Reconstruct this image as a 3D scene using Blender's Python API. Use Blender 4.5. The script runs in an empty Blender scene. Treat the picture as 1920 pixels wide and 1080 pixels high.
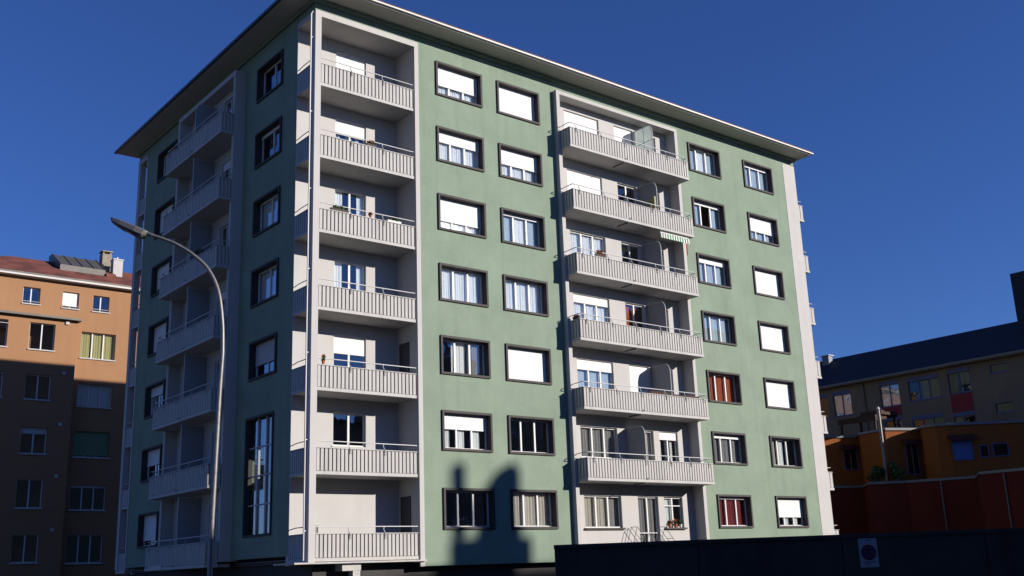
import bpy, bmesh, math, random
from mathutils import Vector, Matrix

random.seed(7)
SC = bpy.context.scene
COL = SC.collection

# ------------------------------------------------------------------ camera
cam_d = bpy.data.cameras.new("camera")
cam = bpy.data.objects.new("camera", cam_d)
COL.objects.link(cam)
cam_d.sensor_width = 36.0
cam_d.lens = 1983.34 / 1920 * 36.0
cam_d.clip_start = 0.1
cam_d.clip_end = 3000
cam.matrix_world = (Matrix.Translation((-17.0689, -32.0735, 0.4644))
                    @ Matrix.Rotation(math.radians(-39.1333), 4, 'Z')
                    @ Matrix.Rotation(math.radians(105.0234), 4, 'X')
                    @ Matrix.Rotation(math.radians(-2.0993), 4, 'Z'))
SC.camera = cam

# ------------------------------------------------------------------ sky and sun
TO_SUN = Vector((0.708, -1.0, 0.39)).normalized()
SUN_EL = math.asin(TO_SUN.z)
world = bpy.data.worlds.new("World")
SC.world = world
world.use_nodes = True
wn = world.node_tree
wn.nodes.clear()
sky = wn.nodes.new("ShaderNodeTexSky")
sky.sky_type = 'NISHITA'
sky.sun_disc = False
sky.sun_elevation = SUN_EL
sky.sun_rotation = math.atan2(TO_SUN.x, TO_SUN.y)
sky.altitude = 400
sky.air_density = 1.1
sky.dust_density = 0.0
sky.ozone_density = 8.0
bg = wn.nodes.new("ShaderNodeBackground")
bg.inputs[1].default_value = 0.080
wo = wn.nodes.new("ShaderNodeOutputWorld")
tint = wn.nodes.new("ShaderNodeMix")          # white balance of the whole sky
tint.data_type = 'RGBA'
tint.blend_type = 'MULTIPLY'
tint.inputs[0].default_value = 1.0
tint.inputs[7].default_value = (0.77, 0.75, 1.05, 1)
wn.links.new(sky.outputs[0], tint.inputs[6])
wn.links.new(tint.outputs[2], bg.inputs[0])
wn.links.new(bg.outputs[0], wo.inputs[0])

sun_d = bpy.data.lights.new("sun", 'SUN')
sun_d.energy = 5.0
sun_d.angle = math.radians(0.53)
sun_d.color = (1.0, 0.93, 0.85)
sun = bpy.data.objects.new("sun", sun_d)
COL.objects.link(sun)
sun.rotation_euler = (-TO_SUN).to_track_quat('-Z', 'Y').to_euler()
sun.location = TO_SUN * 80

SC.view_settings.view_transform = 'Standard'
SC.view_settings.look = 'None'
SC.view_settings.exposure = 0.40
SC.view_settings.gamma = 1.0
SC.view_settings.use_curve_mapping = False
SC.render.engine = 'CYCLES'
SC.cycles.max_bounces = 7
SC.cycles.transparent_max_bounces = 12
SC.cycles.sample_clamp_indirect = 4.0
SC.cycles.use_denoising = True

# ------------------------------------------------------------------ materials
MATS = {}


def _nt(name):
    m = bpy.data.materials.new(name)
    m.use_nodes = True
    nt = m.node_tree
    nt.nodes.clear()
    out = nt.nodes.new("ShaderNodeOutputMaterial")
    MATS[name] = m
    return m, nt, out


def N(nt, kind, **kw):
    n = nt.nodes.new(kind)
    for k, v in kw.items():
        if k.startswith("i_"):
            n.inputs[k[2:]].default_value = v
        else:
            setattr(n, k, v)
    return n


def mat(name, col, rough=0.8, var=0.12, scale=1.5, bump=0.0, bscale=60.0, streak=0.0, metal=0.0, spec=0.3, grime=0.0):
    """painted / plastered surface: large soft blotches, vertical rain streaks, fine grain and relief"""
    m, nt, out = _nt(name)
    L = nt.links.new
    b = N(nt, "ShaderNodeBsdfPrincipled")
    b.inputs["Roughness"].default_value = rough
    b.inputs["Metallic"].default_value = metal
    b.inputs["Specular IOR Level"].default_value = spec
    geo = N(nt, "ShaderNodeNewGeometry")
    n1 = N(nt, "ShaderNodeTexNoise")
    n1.inputs["Scale"].default_value = scale
    n1.inputs["Detail"].default_value = 6
    n1.inputs["Roughness"].default_value = 0.65
    L(geo.outputs["Position"], n1.inputs["Vector"])
    r1 = N(nt, "ShaderNodeMapRange")
    r1.inputs[1].default_value = 0.3
    r1.inputs[2].default_value = 0.7
    r1.inputs[3].default_value = 1 - var
    r1.inputs[4].default_value = 1 + var * 0.6
    L(n1.outputs[0], r1.inputs[0])
    fac = r1.outputs[0]
    if streak > 0:
        mp = N(nt, "ShaderNodeMapping")
        mp.inputs["Scale"].default_value = (3.0, 3.0, 0.12)
        L(geo.outputs["Position"], mp.inputs[0])
        n2 = N(nt, "ShaderNodeTexNoise")
        n2.inputs["Scale"].default_value = 1.0
        n2.inputs["Detail"].default_value = 5
        L(mp.outputs[0], n2.inputs["Vector"])
        r2 = N(nt, "ShaderNodeMapRange")
        r2.inputs[1].default_value = 0.52
        r2.inputs[2].default_value = 0.75
        r2.inputs[3].default_value = 1
        r2.inputs[4].default_value = 1 - streak
        L(n2.outputs[0], r2.inputs[0])
        mu = N(nt, "ShaderNodeMath", operation='MULTIPLY')
        L(fac, mu.inputs[0])
        L(r2.outputs[0], mu.inputs[1])
        fac = mu.outputs[0]
    if grime > 0:
        n3 = N(nt, "ShaderNodeTexNoise")
        n3.inputs["Scale"].default_value = 9.0
        n3.inputs["Detail"].default_value = 8
        L(geo.outputs["Position"], n3.inputs["Vector"])
        r3 = N(nt, "ShaderNodeMapRange")
        r3.inputs[1].default_value = 0.55
        r3.inputs[2].default_value = 0.72
        r3.inputs[3].default_value = 1
        r3.inputs[4].default_value = 1 - grime
        L(n3.outputs[0], r3.inputs[0])
        mu = N(nt, "ShaderNodeMath", operation='MULTIPLY')
        L(fac, mu.inputs[0])
        L(r3.outputs[0], mu.inputs[1])
        fac = mu.outputs[0]
    vm = N(nt, "ShaderNodeVectorMath", operation='SCALE')
    vm.inputs[0].default_value = col
    L(fac, vm.inputs["Scale"])
    L(vm.outputs[0], b.inputs["Base Color"])
    if bump > 0:
        nb = N(nt, "ShaderNodeTexNoise")
        nb.inputs["Scale"].default_value = bscale
        nb.inputs["Detail"].default_value = 4
        L(geo.outputs["Position"], nb.inputs["Vector"])
        bp = N(nt, "ShaderNodeBump")
        bp.inputs["Strength"].default_value = bump
        bp.inputs["Distance"].default_value = 0.01
        L(nb.outputs[0], bp.inputs["Height"])
        L(bp.outputs[0], b.inputs["Normal"])
    L(b.outputs[0], out.inputs[0])
    return m


def glass_mat(name, tint=(0.955, 0.97, 0.965), refl=0.9, base=0.11):
    m, nt, out = _nt(name)
    L = nt.links.new
    tr = N(nt, "ShaderNodeBsdfTransparent")
    tr.inputs[0].default_value = (*tint, 1)
    gl = N(nt, "ShaderNodeBsdfGlossy")
    gl.inputs["Roughness"].default_value = 0.015
    gl.inputs["Color"].default_value = (0.92, 0.95, 1.0, 1)
    geo = N(nt, "ShaderNodeNewGeometry")
    nz = N(nt, "ShaderNodeTexNoise")
    nz.inputs["Scale"].default_value = 1.3
    L(geo.outputs["Position"], nz.inputs["Vector"])
    bp = N(nt, "ShaderNodeBump")
    bp.inputs["Strength"].default_value = 0.05
    bp.inputs["Distance"].default_value = 0.05
    L(nz.outputs[0], bp.inputs["Height"])
    L(bp.outputs[0], gl.inputs["Normal"])
    lw = N(nt, "ShaderNodeLayerWeight")          # Schlick reflectance, the same from both sides of the pane
    pw = N(nt, "ShaderNodeMath", operation='POWER')
    pw.inputs[1].default_value = 4.0
    L(lw.outputs["Facing"], pw.inputs[0])
    ma = N(nt, "ShaderNodeMath", operation='MULTIPLY_ADD')
    ma.inputs[1].default_value = refl
    ma.inputs[2].default_value = base
    ma.use_clamp = True
    L(pw.outputs[0], ma.inputs[0])
    mx = N(nt, "ShaderNodeMixShader")
    L(ma.outputs[0], mx.inputs[0])
    L(tr.outputs[0], mx.inputs[1])
    L(gl.outputs[0], mx.inputs[2])
    L(mx.outputs[0], out.inputs[0])
    return m


def cloth_mat(name, col, transl=0.4, stripes=0.0):
    m, nt, out = _nt(name)
    L = nt.links.new
    d = N(nt, "ShaderNodeBsdfDiffuse")
    t = N(nt, "ShaderNodeBsdfTranslucent")
    d.inputs[0].default_value = (*col, 1)
    t.inputs[0].default_value = (*col, 1)
    mx = N(nt, "ShaderNodeMixShader")
    mx.inputs[0].default_value = transl
    L(d.outputs[0], mx.inputs[1])
    L(t.outputs[0], mx.inputs[2])
    geo = N(nt, "ShaderNodeNewGeometry")
    nz = N(nt, "ShaderNodeTexNoise")
    nz.inputs["Scale"].default_value = 14
    L(geo.outputs["Position"], nz.inputs["Vector"])
    vm = N(nt, "ShaderNodeVectorMath", operation='SCALE')
    vm.inputs[0].default_value = col
    r = N(nt, "ShaderNodeMapRange")
    r.inputs[3].default_value = 0.8
    r.inputs[4].default_value = 1.1
    L(nz.outputs[0], r.inputs[0])
    L(r.outputs[0], vm.inputs["Scale"])
    L(vm.outputs[0], d.inputs[0])
    L(mx.outputs[0], out.inputs[0])
    return m


def shutter_mat(name, col, pitch=0.05):
    """roller shutter slats: fine horizontal relief"""
    m, nt, out = _nt(name)
    L = nt.links.new
    b = N(nt, "ShaderNodeBsdfPrincipled")
    b.inputs["Roughness"].default_value = 0.5
    b.inputs["Specular IOR Level"].default_value = 0.35
    geo = N(nt, "ShaderNodeNewGeometry")
    sx = N(nt, "ShaderNodeSeparateXYZ")
    L(geo.outputs["Position"], sx.inputs[0])
    mm = N(nt, "ShaderNodeMath", operation='MULTIPLY')
    mm.inputs[1].default_value = 2 * math.pi / pitch
    L(sx.outputs[2], mm.inputs[0])
    sn = N(nt, "ShaderNodeMath", operation='SINE')
    L(mm.outputs[0], sn.inputs[0])
    ab = N(nt, "ShaderNodeMath", operation='ABSOLUTE')
    L(sn.outputs[0], ab.inputs[0])
    bp = N(nt, "ShaderNodeBump")
    bp.inputs["Strength"].default_value = 0.6
    bp.inputs["Distance"].default_value = 0.012
    L(ab.outputs[0], bp.inputs["Height"])
    L(bp.outputs[0], b.inputs["Normal"])
    nz = N(nt, "ShaderNodeTexNoise")
    nz.inputs["Scale"].default_value = 2.2
    nz.inputs["Detail"].default_value = 5
    L(geo.outputs["Position"], nz.inputs["Vector"])
    r = N(nt, "ShaderNodeMapRange")
    r.inputs[1].default_value = 0.3
    r.inputs[2].default_value = 0.7
    r.inputs[3].default_value = 0.93
    r.inputs[4].default_value = 1.03
    L(nz.outputs[0], r.inputs[0])
    vm = N(nt, "ShaderNodeVectorMath", operation='SCALE')
    vm.inputs[0].default_value = col
    L(r.outputs[0], vm.inputs["Scale"])
    L(vm.outputs[0], b.inputs["Base Color"])
    L(b.outputs[0], out.inputs[0])
    return m


def tile_mat(name, col, col2):
    m, nt, out = _nt(name)
    L = nt.links.new
    b = N(nt, "ShaderNodeBsdfPrincipled")
    b.inputs["Roughness"].default_value = 0.85
    geo = N(nt, "ShaderNodeNewGeometry")
    vo = N(nt, "ShaderNodeTexVoronoi")
    mp = N(nt, "ShaderNodeMapping")
    mp.inputs["Scale"].default_value = (4.5, 3.5, 3.5)
    L(geo.outputs["Position"], mp.inputs[0])
    L(mp.outputs[0], vo.inputs["Vector"])
    mx = N(nt, "ShaderNodeMix", data_type='RGBA')
    mx.inputs[6].default_value = (*col, 1)
    mx.inputs[7].default_value = (*col2, 1)
    L(vo.outputs["Color"], mx.inputs[0])
    big = N(nt, "ShaderNodeTexNoise")
    big.inputs["Scale"].default_value = 0.9
    big.inputs["Detail"].default_value = 7
    L(geo.outputs["Position"], big.inputs["Vector"])
    br = N(nt, "ShaderNodeMapRange")
    br.inputs[1].default_value = 0.35
    br.inputs[2].default_value = 0.65
    br.inputs[3].default_value = 0.55
    br.inputs[4].default_value = 1.15
    L(big.outputs[0], br.inputs[0])
    sc_ = N(nt, "ShaderNodeVectorMath", operation='SCALE')
    L(mx.outputs[2], sc_.inputs[0])
    L(br.outputs[0], sc_.inputs["Scale"])
    L(sc_.outputs[0], b.inputs["Base Color"])
    bp = N(nt, "ShaderNodeBump")
    bp.inputs["Strength"].default_value = 0.6
    bp.inputs["Distance"].default_value = 0.03
    L(vo.outputs["Distance"], bp.inputs["Height"])
    L(bp.outputs[0], b.inputs["Normal"])
    L(b.outputs[0], out.inputs[0])
    return m


G_STUCCO = mat("green_stucco", (0.2123, 0.269, 0.2051), 0.9, 0.13, 0.7, 0.35, 45, streak=0.10, grime=0.08, spec=0.15)
WHITE = mat("white_plaster", (0.4459, 0.4332, 0.4168), 0.85, 0.05, 0.9, 0.2, 40, streak=0.05, spec=0.2)
WHITE_OLD = mat("weathered_white_concrete", (0.4459, 0.4295, 0.4077), 0.85, 0.08, 1.4, 0.3, 40, streak=0.10, grime=0.25, spec=0.2)
PANEL = mat("balcony_panel_paint", (0.4332, 0.4204, 0.404), 0.7, 0.07, 1.1, 0.1, 50, streak=0.16, grime=0.10, spec=0.25)
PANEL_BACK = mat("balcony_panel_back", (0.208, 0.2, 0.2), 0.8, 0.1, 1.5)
SCREEN = mat("grey_screen_panel", (0.2675, 0.2739, 0.2867), 0.6, 0.06, 1.5)
SOFFIT = mat("soffit_plaster", (0.4692, 0.4641, 0.4182), 0.9, 0.06, 0.8, 0.1, 40)
FRAME = mat("dark_window_surround", (0.051, 0.0464, 0.0437), 0.7, 0.2, 3, 0.2, 60, streak=0.2)
SASH = mat("white_window_sash", (0.5824, 0.5751, 0.5606), 0.45, 0.04, 3)
SASH_GREY = mat("grey_window_sash", (0.35, 0.35, 0.36), 0.5, 0.06, 3)
SHUT = shutter_mat("white_roller_shutter", (0.76, 0.755, 0.745))
SHUT_GREY = shutter_mat("grey_roller_shutter", (0.50, 0.49, 0.48))
SHUT_GREEN = shutter_mat("green_roller_shutter", (0.16, 0.24, 0.12))
GLASS = glass_mat("window_glass")
GLASS_DK = glass_mat("dark_window_glass", (0.6, 0.62, 0.65), 0.85, 0.05)
SHEER = cloth_mat("sheer_white_curtain", (0.88, 0.90, 0.91), 0.18)
BLUESHEER = cloth_mat("pale_blue_sheer_curtain", (0.50, 0.58, 0.64), 0.2)
BEIGE = cloth_mat("beige_curtain", (0.56, 0.51, 0.45), 0.15)
GREYC = cloth_mat("grey_curtain", (0.34, 0.33, 0.33), 0.3)
RUST = cloth_mat("rust_red_curtain", (0.46, 0.12, 0.05), 0.15)
MAROON = cloth_mat("maroon_curtain", (0.24, 0.045, 0.04), 0.15)
YELLOWC = cloth_mat("pale_yellow_curtain", (0.60, 0.55, 0.28), 0.3)
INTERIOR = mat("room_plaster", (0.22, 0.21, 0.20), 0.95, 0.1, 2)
METAL_W = mat("white_painted_steel", (0.4586, 0.4586, 0.4586), 0.4, 0.08, 6, spec=0.5)
METAL_D = mat("dark_steel", (0.05, 0.05, 0.055), 0.5, 0.15, 6, spec=0.5)
GALV = mat("galvanised_lamp_steel", (0.2015, 0.1891, 0.1817), 0.45, 0.25, 7, metal=0.35, spec=0.5, grime=0.3)
LAMPGREY = mat("lamp_housing_grey", (0.1105, 0.1105, 0.117), 0.45, 0.1, 8, metal=0.2, spec=0.5)
LENS = mat("lamp_lens", (0.10, 0.10, 0.11), 0.25, 0.05, 8, spec=0.6)
ROOF_TILE = tile_mat("brown_red_roof_tile", (0.16, 0.06, 0.04), (0.13, 0.05, 0.04))
GUTTER_W = mat("white_gutter_metal", (0.4969, 0.4714, 0.4459), 0.45, 0.05, 4, spec=0.5)
PLINTH = mat("dark_base_concrete", (0.05, 0.048, 0.046), 0.9, 0.25, 1.2, 0.3, 30)
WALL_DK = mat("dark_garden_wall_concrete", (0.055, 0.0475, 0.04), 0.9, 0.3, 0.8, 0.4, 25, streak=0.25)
ORANGE = mat("ochre_render", (0.3058, 0.1628, 0.0823), 0.9, 0.06, 0.5, 0.2, 30, streak=0.05)
RED_TILE = tile_mat("red_clay_tile", (0.208, 0.06, 0.036), (0.13, 0.04, 0.03))
SLATE_METAL = mat("grey_standing_seam", (0.104, 0.096, 0.088), 0.5, 0.2, 2, metal=0.3)
CHIM_OLD = mat("old_chimney_render", (0.2548, 0.2166, 0.1784), 0.9, 0.25, 3, 0.4, 30, grime=0.4)
CREAM = mat("tan_render", (0.192, 0.1488, 0.1056), 0.9, 0.12, 0.6, 0.2, 30, streak=0.1)
SLATE = mat("dark_slate_roof", (0.027, 0.026, 0.036), 0.7, 0.2, 1.5, 0.3, 20)
BLUE_FR = mat("blue_window_frame", (0.09, 0.10, 0.20), 0.5, 0.1, 4)
BLUE_BL = mat("blue_blind", (0.072, 0.12, 0.33), 0.6, 0.1, 4)
RED_P = mat("red_panel", (0.2016, 0.0144, 0.024), 0.6, 0.1, 2)
TERRA = mat("orange_terrace_render", (0.2376, 0.0734, 0.0151), 0.9, 0.1, 0.7, 0.2, 30, streak=0.1)
RED_WALL = mat("dark_red_render", (0.1116, 0.0149, 0.0093), 0.9, 0.15, 0.6, 0.2, 30, streak=0.15)
COPING = mat("grey_coping_metal", (0.168, 0.168, 0.1776), 0.5, 0.1, 3, metal=0.2)
DARKWOOD = mat("dark_brown_wood", (0.05, 0.025, 0.018), 0.8, 0.2, 3)
HOOD = mat("dark_red_hood", (0.07, 0.015, 0.018), 0.7, 0.15, 3)
WOOD = mat("brown_wood_door", (0.25, 0.12, 0.06), 0.6, 0.2, 4)
SIGN_W = mat("sign_white_enamel", (0.31, 0.31, 0.33), 0.4, 0.08, 6)
SIGN_B = mat("sign_blue_enamel", (0.03, 0.028, 0.09), 0.4, 0.05, 6)
SIGN_R = mat("sign_red_enamel", (0.16, 0.015, 0.02), 0.4, 0.05, 6)
SIGN_K = mat("sign_black_print", (0.05, 0.05, 0.06), 0.5, 0.05, 6)
ASPHALT = mat("asphalt", (0.045, 0.045, 0.047), 0.95, 0.2, 1.5, 0.5, 60)
PAVING = mat("concrete_paving", (0.16, 0.155, 0.15), 0.95, 0.15, 1.5, 0.3, 40)
LINE = mat("road_paint", (0.6, 0.6, 0.58), 0.8, 0.2, 4)
GROUND = mat("dry_soil_ground", (0.10, 0.095, 0.07), 0.95, 0.25, 0.4, 0.4, 20)
BLOCK = mat("grey_street_block_render", (0.176, 0.16, 0.144), 0.9, 0.12, 0.6, 0.2, 30)
POT = mat("terracotta_pot", (0.42, 0.13, 0.06), 0.8, 0.15, 8)
POT_W = mat("white_pot", (0.70, 0.68, 0.64), 0.6, 0.1, 8)
POT_D = mat("dark_planter", (0.07, 0.05, 0.045), 0.7, 0.1, 8)
LEAF = mat("leaf_green", (0.055, 0.10, 0.03), 0.7, 0.4, 20)
LEAF_DRY = mat("dry_brown_leaf", (0.20, 0.10, 0.04), 0.8, 0.4, 20)
FLOWER = mat("red_flower", (0.62, 0.06, 0.03), 0.7, 0.3, 20)
FLOWER_O = mat("orange_flower", (0.75, 0.18, 0.04), 0.7, 0.3, 20)
AWN_G = cloth_mat("green_awning_cloth", (0.10, 0.32, 0.18), 0.3)
AWN_W = cloth_mat("white_awning_cloth", (0.85, 0.83, 0.78), 0.3)
REDCLOTH = cloth_mat("red_strap_cloth", (0.45, 0.05, 0.04), 0.2)


def frosted_mat(name, col, alpha):
    m, nt, out = _nt(name)
    L = nt.links.new
    d = N(nt, "ShaderNodeBsdfDiffuse")
    d.inputs[0].default_value = (*col, 1)
    t = N(nt, "ShaderNodeBsdfTranslucent")
    t.inputs[0].default_value = (*col, 1)
    g = N(nt, "ShaderNodeBsdfGlossy")
    g.inputs["Roughness"].default_value = 0.15
    tr = N(nt, "ShaderNodeBsdfTransparent")
    m1 = N(nt, "ShaderNodeMixShader")
    m1.inputs[0].default_value = 0.62
    L(d.outputs[0], m1.inputs[1])
    L(t.outputs[0], m1.inputs[2])
    m2 = N(nt, "ShaderNodeMixShader")
    m2.inputs[0].default_value = alpha
    L(tr.outputs[0], m2.inputs[1])
    L(m1.outputs[0], m2.inputs[2])
    m3 = N(nt, "ShaderNodeMixShader")
    m3.inputs[0].default_value = 0.06
    L(m2.outputs[0], m3.inputs[1])
    L(g.outputs[0], m3.inputs[2])
    L(m3.outputs[0], out.inputs[0])
    return m


FROST = frosted_mat("wired_frosted_glass", (0.62, 0.70, 0.67), 0.72)
FROST_Y = frosted_mat("yellowed_frosted_glass", (0.62, 0.58, 0.30), 0.85)

# ------------------------------------------------------------------ mesh helpers
WLOC = {}


def ident(u, w, z):
    return (u, w, z)


class MB:
    """collects shapes in a face-local frame (u along, w outwards, z up) and links them as ONE mesh object"""

    def __init__(self, xf=ident):
        self.v = []
        self.f = []
        self.m = []
        self.xf = xf
        self.cur = 0
        self.smooth = set()

    def add(self, vs, fs, smooth=False):
        o = len(self.v)
        self.v += [self.xf(*p) for p in vs]
        for f in fs:
            if smooth:
                self.smooth.add(len(self.f))
            self.f.append([i + o for i in f])
            self.m.append(self.cur)
        return self

    def box(self, u0, u1, w0, w1, z0, z1):
        vs = [(u, w, z) for z in (z0, z1) for w in (w0, w1) for u in (u0, u1)]
        return self.add(vs, [(0, 1, 3, 2), (4, 6, 7, 5), (0, 4, 5, 1), (2, 3, 7, 6), (0, 2, 6, 4), (1, 5, 7, 3)])

    def ring(self, u0, u1, w0, w1, z0, z1, t, tb=None, tt=None):
        """rectangular frame of four butted bars"""
        tb = t if tb is None else tb
        tt = t if tt is None else tt
        self.box(u0, u1, w0, w1, z0, z0 + tb)
        self.box(u0, u1, w0, w1, z1 - tt, z1)
        self.box(u0, u0 + t, w0, w1, z0 + tb, z1 - tt)
        self.box(u1 - t, u1, w0, w1, z0 + tb, z1 - tt)
        return self

    def prism(self, poly, axis, a, b):
        """poly: 2D points in the two other axes (order u,w,z minus axis); extruded a..b along axis"""
        n = len(poly)

        def P(p, s):
            l = list(p)
            l.insert(axis, s)
            return tuple(l)
        vs = [P(p, a) for p in poly] + [P(p, b) for p in poly]
        fs = [list(range(n))[::-1], list(range(n, 2 * n))]
        fs += [(i, (i + 1) % n, n + (i + 1) % n, n + i) for i in range(n)]
        return self.add(vs, fs)

    def tube(self, pts, r, n=8, cap=True):
        pts = [Vector(p) for p in pts]
        k = len(pts)
        rs = r if isinstance(r, (list, tuple)) else [r] * k
        vs = []
        up = Vector((0.13, 0.31, 0.94))
        for i, p in enumerate(pts):
            d = (pts[min(i + 1, k - 1)] - pts[max(i - 1, 0)]).normalized()
            a = d.cross(up)
            if a.length < 1e-3:
                a = d.cross(Vector((1, 0, 0)))
            a.normalize()
            b = d.cross(a).normalized()
            for j in range(n):
                t = 2 * math.pi * j / n
                vs.append(tuple(p + a * math.cos(t) * rs[i] + b * math.sin(t) * rs[i]))
        fs = []
        for i in range(k - 1):
            for j in range(n):
                fs.append((i * n + j, i * n + (j + 1) % n, (i + 1) * n + (j + 1) % n, (i + 1) * n + j))
        self.add(vs, fs, True)
        if cap:
            self.add(vs[:n], [list(range(n))])
            self.add(vs[-n:], [list(range(n))])
        return self

    def build(self, name, material, parent=None, bevel=0.0, recalc=True):
        mats = material if isinstance(material, (list, tuple)) else [material]
        xs = [p[0] for p in self.v]
        ys = [p[1] for p in self.v]
        zs = [p[2] for p in self.v]
        c = Vector(((min(xs) + max(xs)) / 2, (min(ys) + max(ys)) / 2, min(zs)))
        me = bpy.data.meshes.new(name)
        me.from_pydata([tuple(Vector(p) - c) for p in self.v], [], self.f)
        for m in mats:
            me.materials.append(m)
        for i, p in enumerate(me.polygons):
            p.material_index = self.m[i]
            p.use_smooth = i in self.smooth
        if recalc:
            bm = bmesh.new()
            bm.from_mesh(me)
            if bevel > 0:
                bmesh.ops.remove_doubles(bm, verts=bm.verts, dist=1e-5)
                bmesh.ops.bevel(bm, geom=bm.edges[:], offset=bevel, segments=1, affect='EDGES')
            bmesh.ops.recalc_face_normals(bm, faces=bm.faces)
            bm.to_mesh(me)
            bm.free()
        o = bpy.data.objects.new(name, me)
        COL.objects.link(o)
        place(o, c, parent)
        return o


def place(o, c, parent):
    c = Vector(c)
    WLOC[o.name] = c
    if parent is not None:
        o.parent = parent
        o.location = c - WLOC[parent.name]
    else:
        o.location = c


def tag(o, label=None, cat=None, group=None, kind=None):
    for k, v in (("label", label), ("category", cat), ("group", group), ("kind", kind)):
        if v:
            o[k] = v
    return o


def thing(name, label, cat, loc, group=None):
    o = bpy.data.objects.new(name, None)
    o.empty_display_size = 0.3
    COL.objects.link(o)
    place(o, loc, None)
    return tag(o, label, cat, group)


def wall_sheet(mb, u0, u1, z0, z1, w_in, w_out, holes):
    """wall with thickness and rectangular openings (cells between all grid lines, minus the holes)"""
    us = sorted({u0, u1} | {h[0] for h in holes} | {h[1] for h in holes})
    zs = sorted({z0, z1} | {h[2] for h in holes} | {h[3] for h in holes})
    us = [u for u in us if u0 - 1e-6 <= u <= u1 + 1e-6]
    zs = [z for z in zs if z0 - 1e-6 <= z <= z1 + 1e-6]
    nu, nz = len(us) - 1, len(zs) - 1

    def solid(i, j):
        if i < 0 or j < 0 or i >= nu or j >= nz:
            return False
        cu, cz = (us[i] + us[i + 1]) / 2, (zs[j] + zs[j + 1]) / 2
        return not any(h[0] < cu < h[1] and h[2] < cz < h[3] for h in holes)
    idx = {}
    vs, fs = [], []

    def V(i, j, k):
        key = (i, j, k)
        if key not in idx:
            idx[key] = len(vs)
            vs.append((us[i], w_out if k else w_in, zs[j]))
        return idx[key]
    for i in range(nu):
        for j in range(nz):
            if not solid(i, j):
                continue
            fs.append((V(i, j, 1), V(i + 1, j, 1), V(i + 1, j + 1, 1), V(i, j + 1, 1)))
            fs.append((V(i, j, 0), V(i, j + 1, 0), V(i + 1, j + 1, 0), V(i + 1, j, 0)))
            if not solid(i - 1, j):
                fs.append((V(i, j, 0), V(i, j, 1), V(i, j + 1, 1), V(i, j + 1, 0)))
            if not solid(i + 1, j):
                fs.append((V(i + 1, j, 0), V(i + 1, j + 1, 0), V(i + 1, j + 1, 1), V(i + 1, j, 1)))
            if not solid(i, j - 1):
                fs.append((V(i, j, 0), V(i + 1, j, 0), V(i + 1, j, 1), V(i, j, 1)))
            if not solid(i, j + 1):
                fs.append((V(i, j + 1, 0), V(i, j + 1, 1), V(i + 1, j + 1, 1), V(i + 1, j + 1, 0)))
    mb.add(vs, fs)
    return mb


def curtain(xf, u0, u1, w, z0, z1, material, parent, pleats=0.11, amp=0.022, label=None):
    n = max(6, int((u1 - u0) / pleats * 4))
    mb = MB(xf)
    vs, fs = [], []
    ph = random.random() * 6
    for i in range(n + 1):
        u = u0 + (u1 - u0) * i / n
        a = amp * math.sin(ph + (u - u0) / pleats * 2 * math.pi) + amp * 0.6 * math.sin(ph * 2 + (u - u0) / pleats * 2.3)
        vs += [(u, w + a, z0), (u, w + a * 0.7, z1)]
    for i in range(n):
        fs.append((2 * i, 2 * i + 2, 2 * i + 3, 2 * i + 1))
    mb.add(vs, fs, True)
    o = mb.build("curtain", material, parent, recalc=False)
    if label:
        o["label"] = label
    return o


def sash_and_panes(xf, u0, u1, z0, z1, wg, lights, parent, sash=SASH, glass=GLASS, t=0.055, mull=0.075, skip=(), trans=()):
    """white sash ring with mullions (and transoms) as one sub-part, every pane an object"""
    mb = MB(xf)
    mb.ring(u0, u1, wg - 0.03, wg + 0.03, z0, z1, t)
    iw = (u1 - u0 - 2 * t - (lights - 1) * mull) / lights
    cells = []
    for k in range(lights):
        a = u0 + t + k * (iw + mull)
        if k:
            mb.box(a - mull, a, wg - 0.032, wg + 0.034, z0 + t, z1 - t)
        cells.append((a, a + iw))
    for tz in trans:
        for a, b in cells:
            mb.box(a, b, wg - 0.025, wg + 0.025, tz - 0.02, tz + 0.02)
    mb.build("sash", sash, parent)
    for k, (a, b) in enumerate(cells):
        if k in skip:
            continue
        levels = [z0 + t] + list(trans) + [z1 - t]
        for q in range(len(levels) - 1):
            za = levels[q] + (0.02 if q else 0)
            zb = levels[q + 1] - (0.02 if q < len(levels) - 2 else 0)
            MB(xf).box(a - 0.004, b + 0.004, wg - 0.004, wg + 0.004, za - 0.004, zb + 0.004).build("pane", glass, parent)
    return cells


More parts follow.
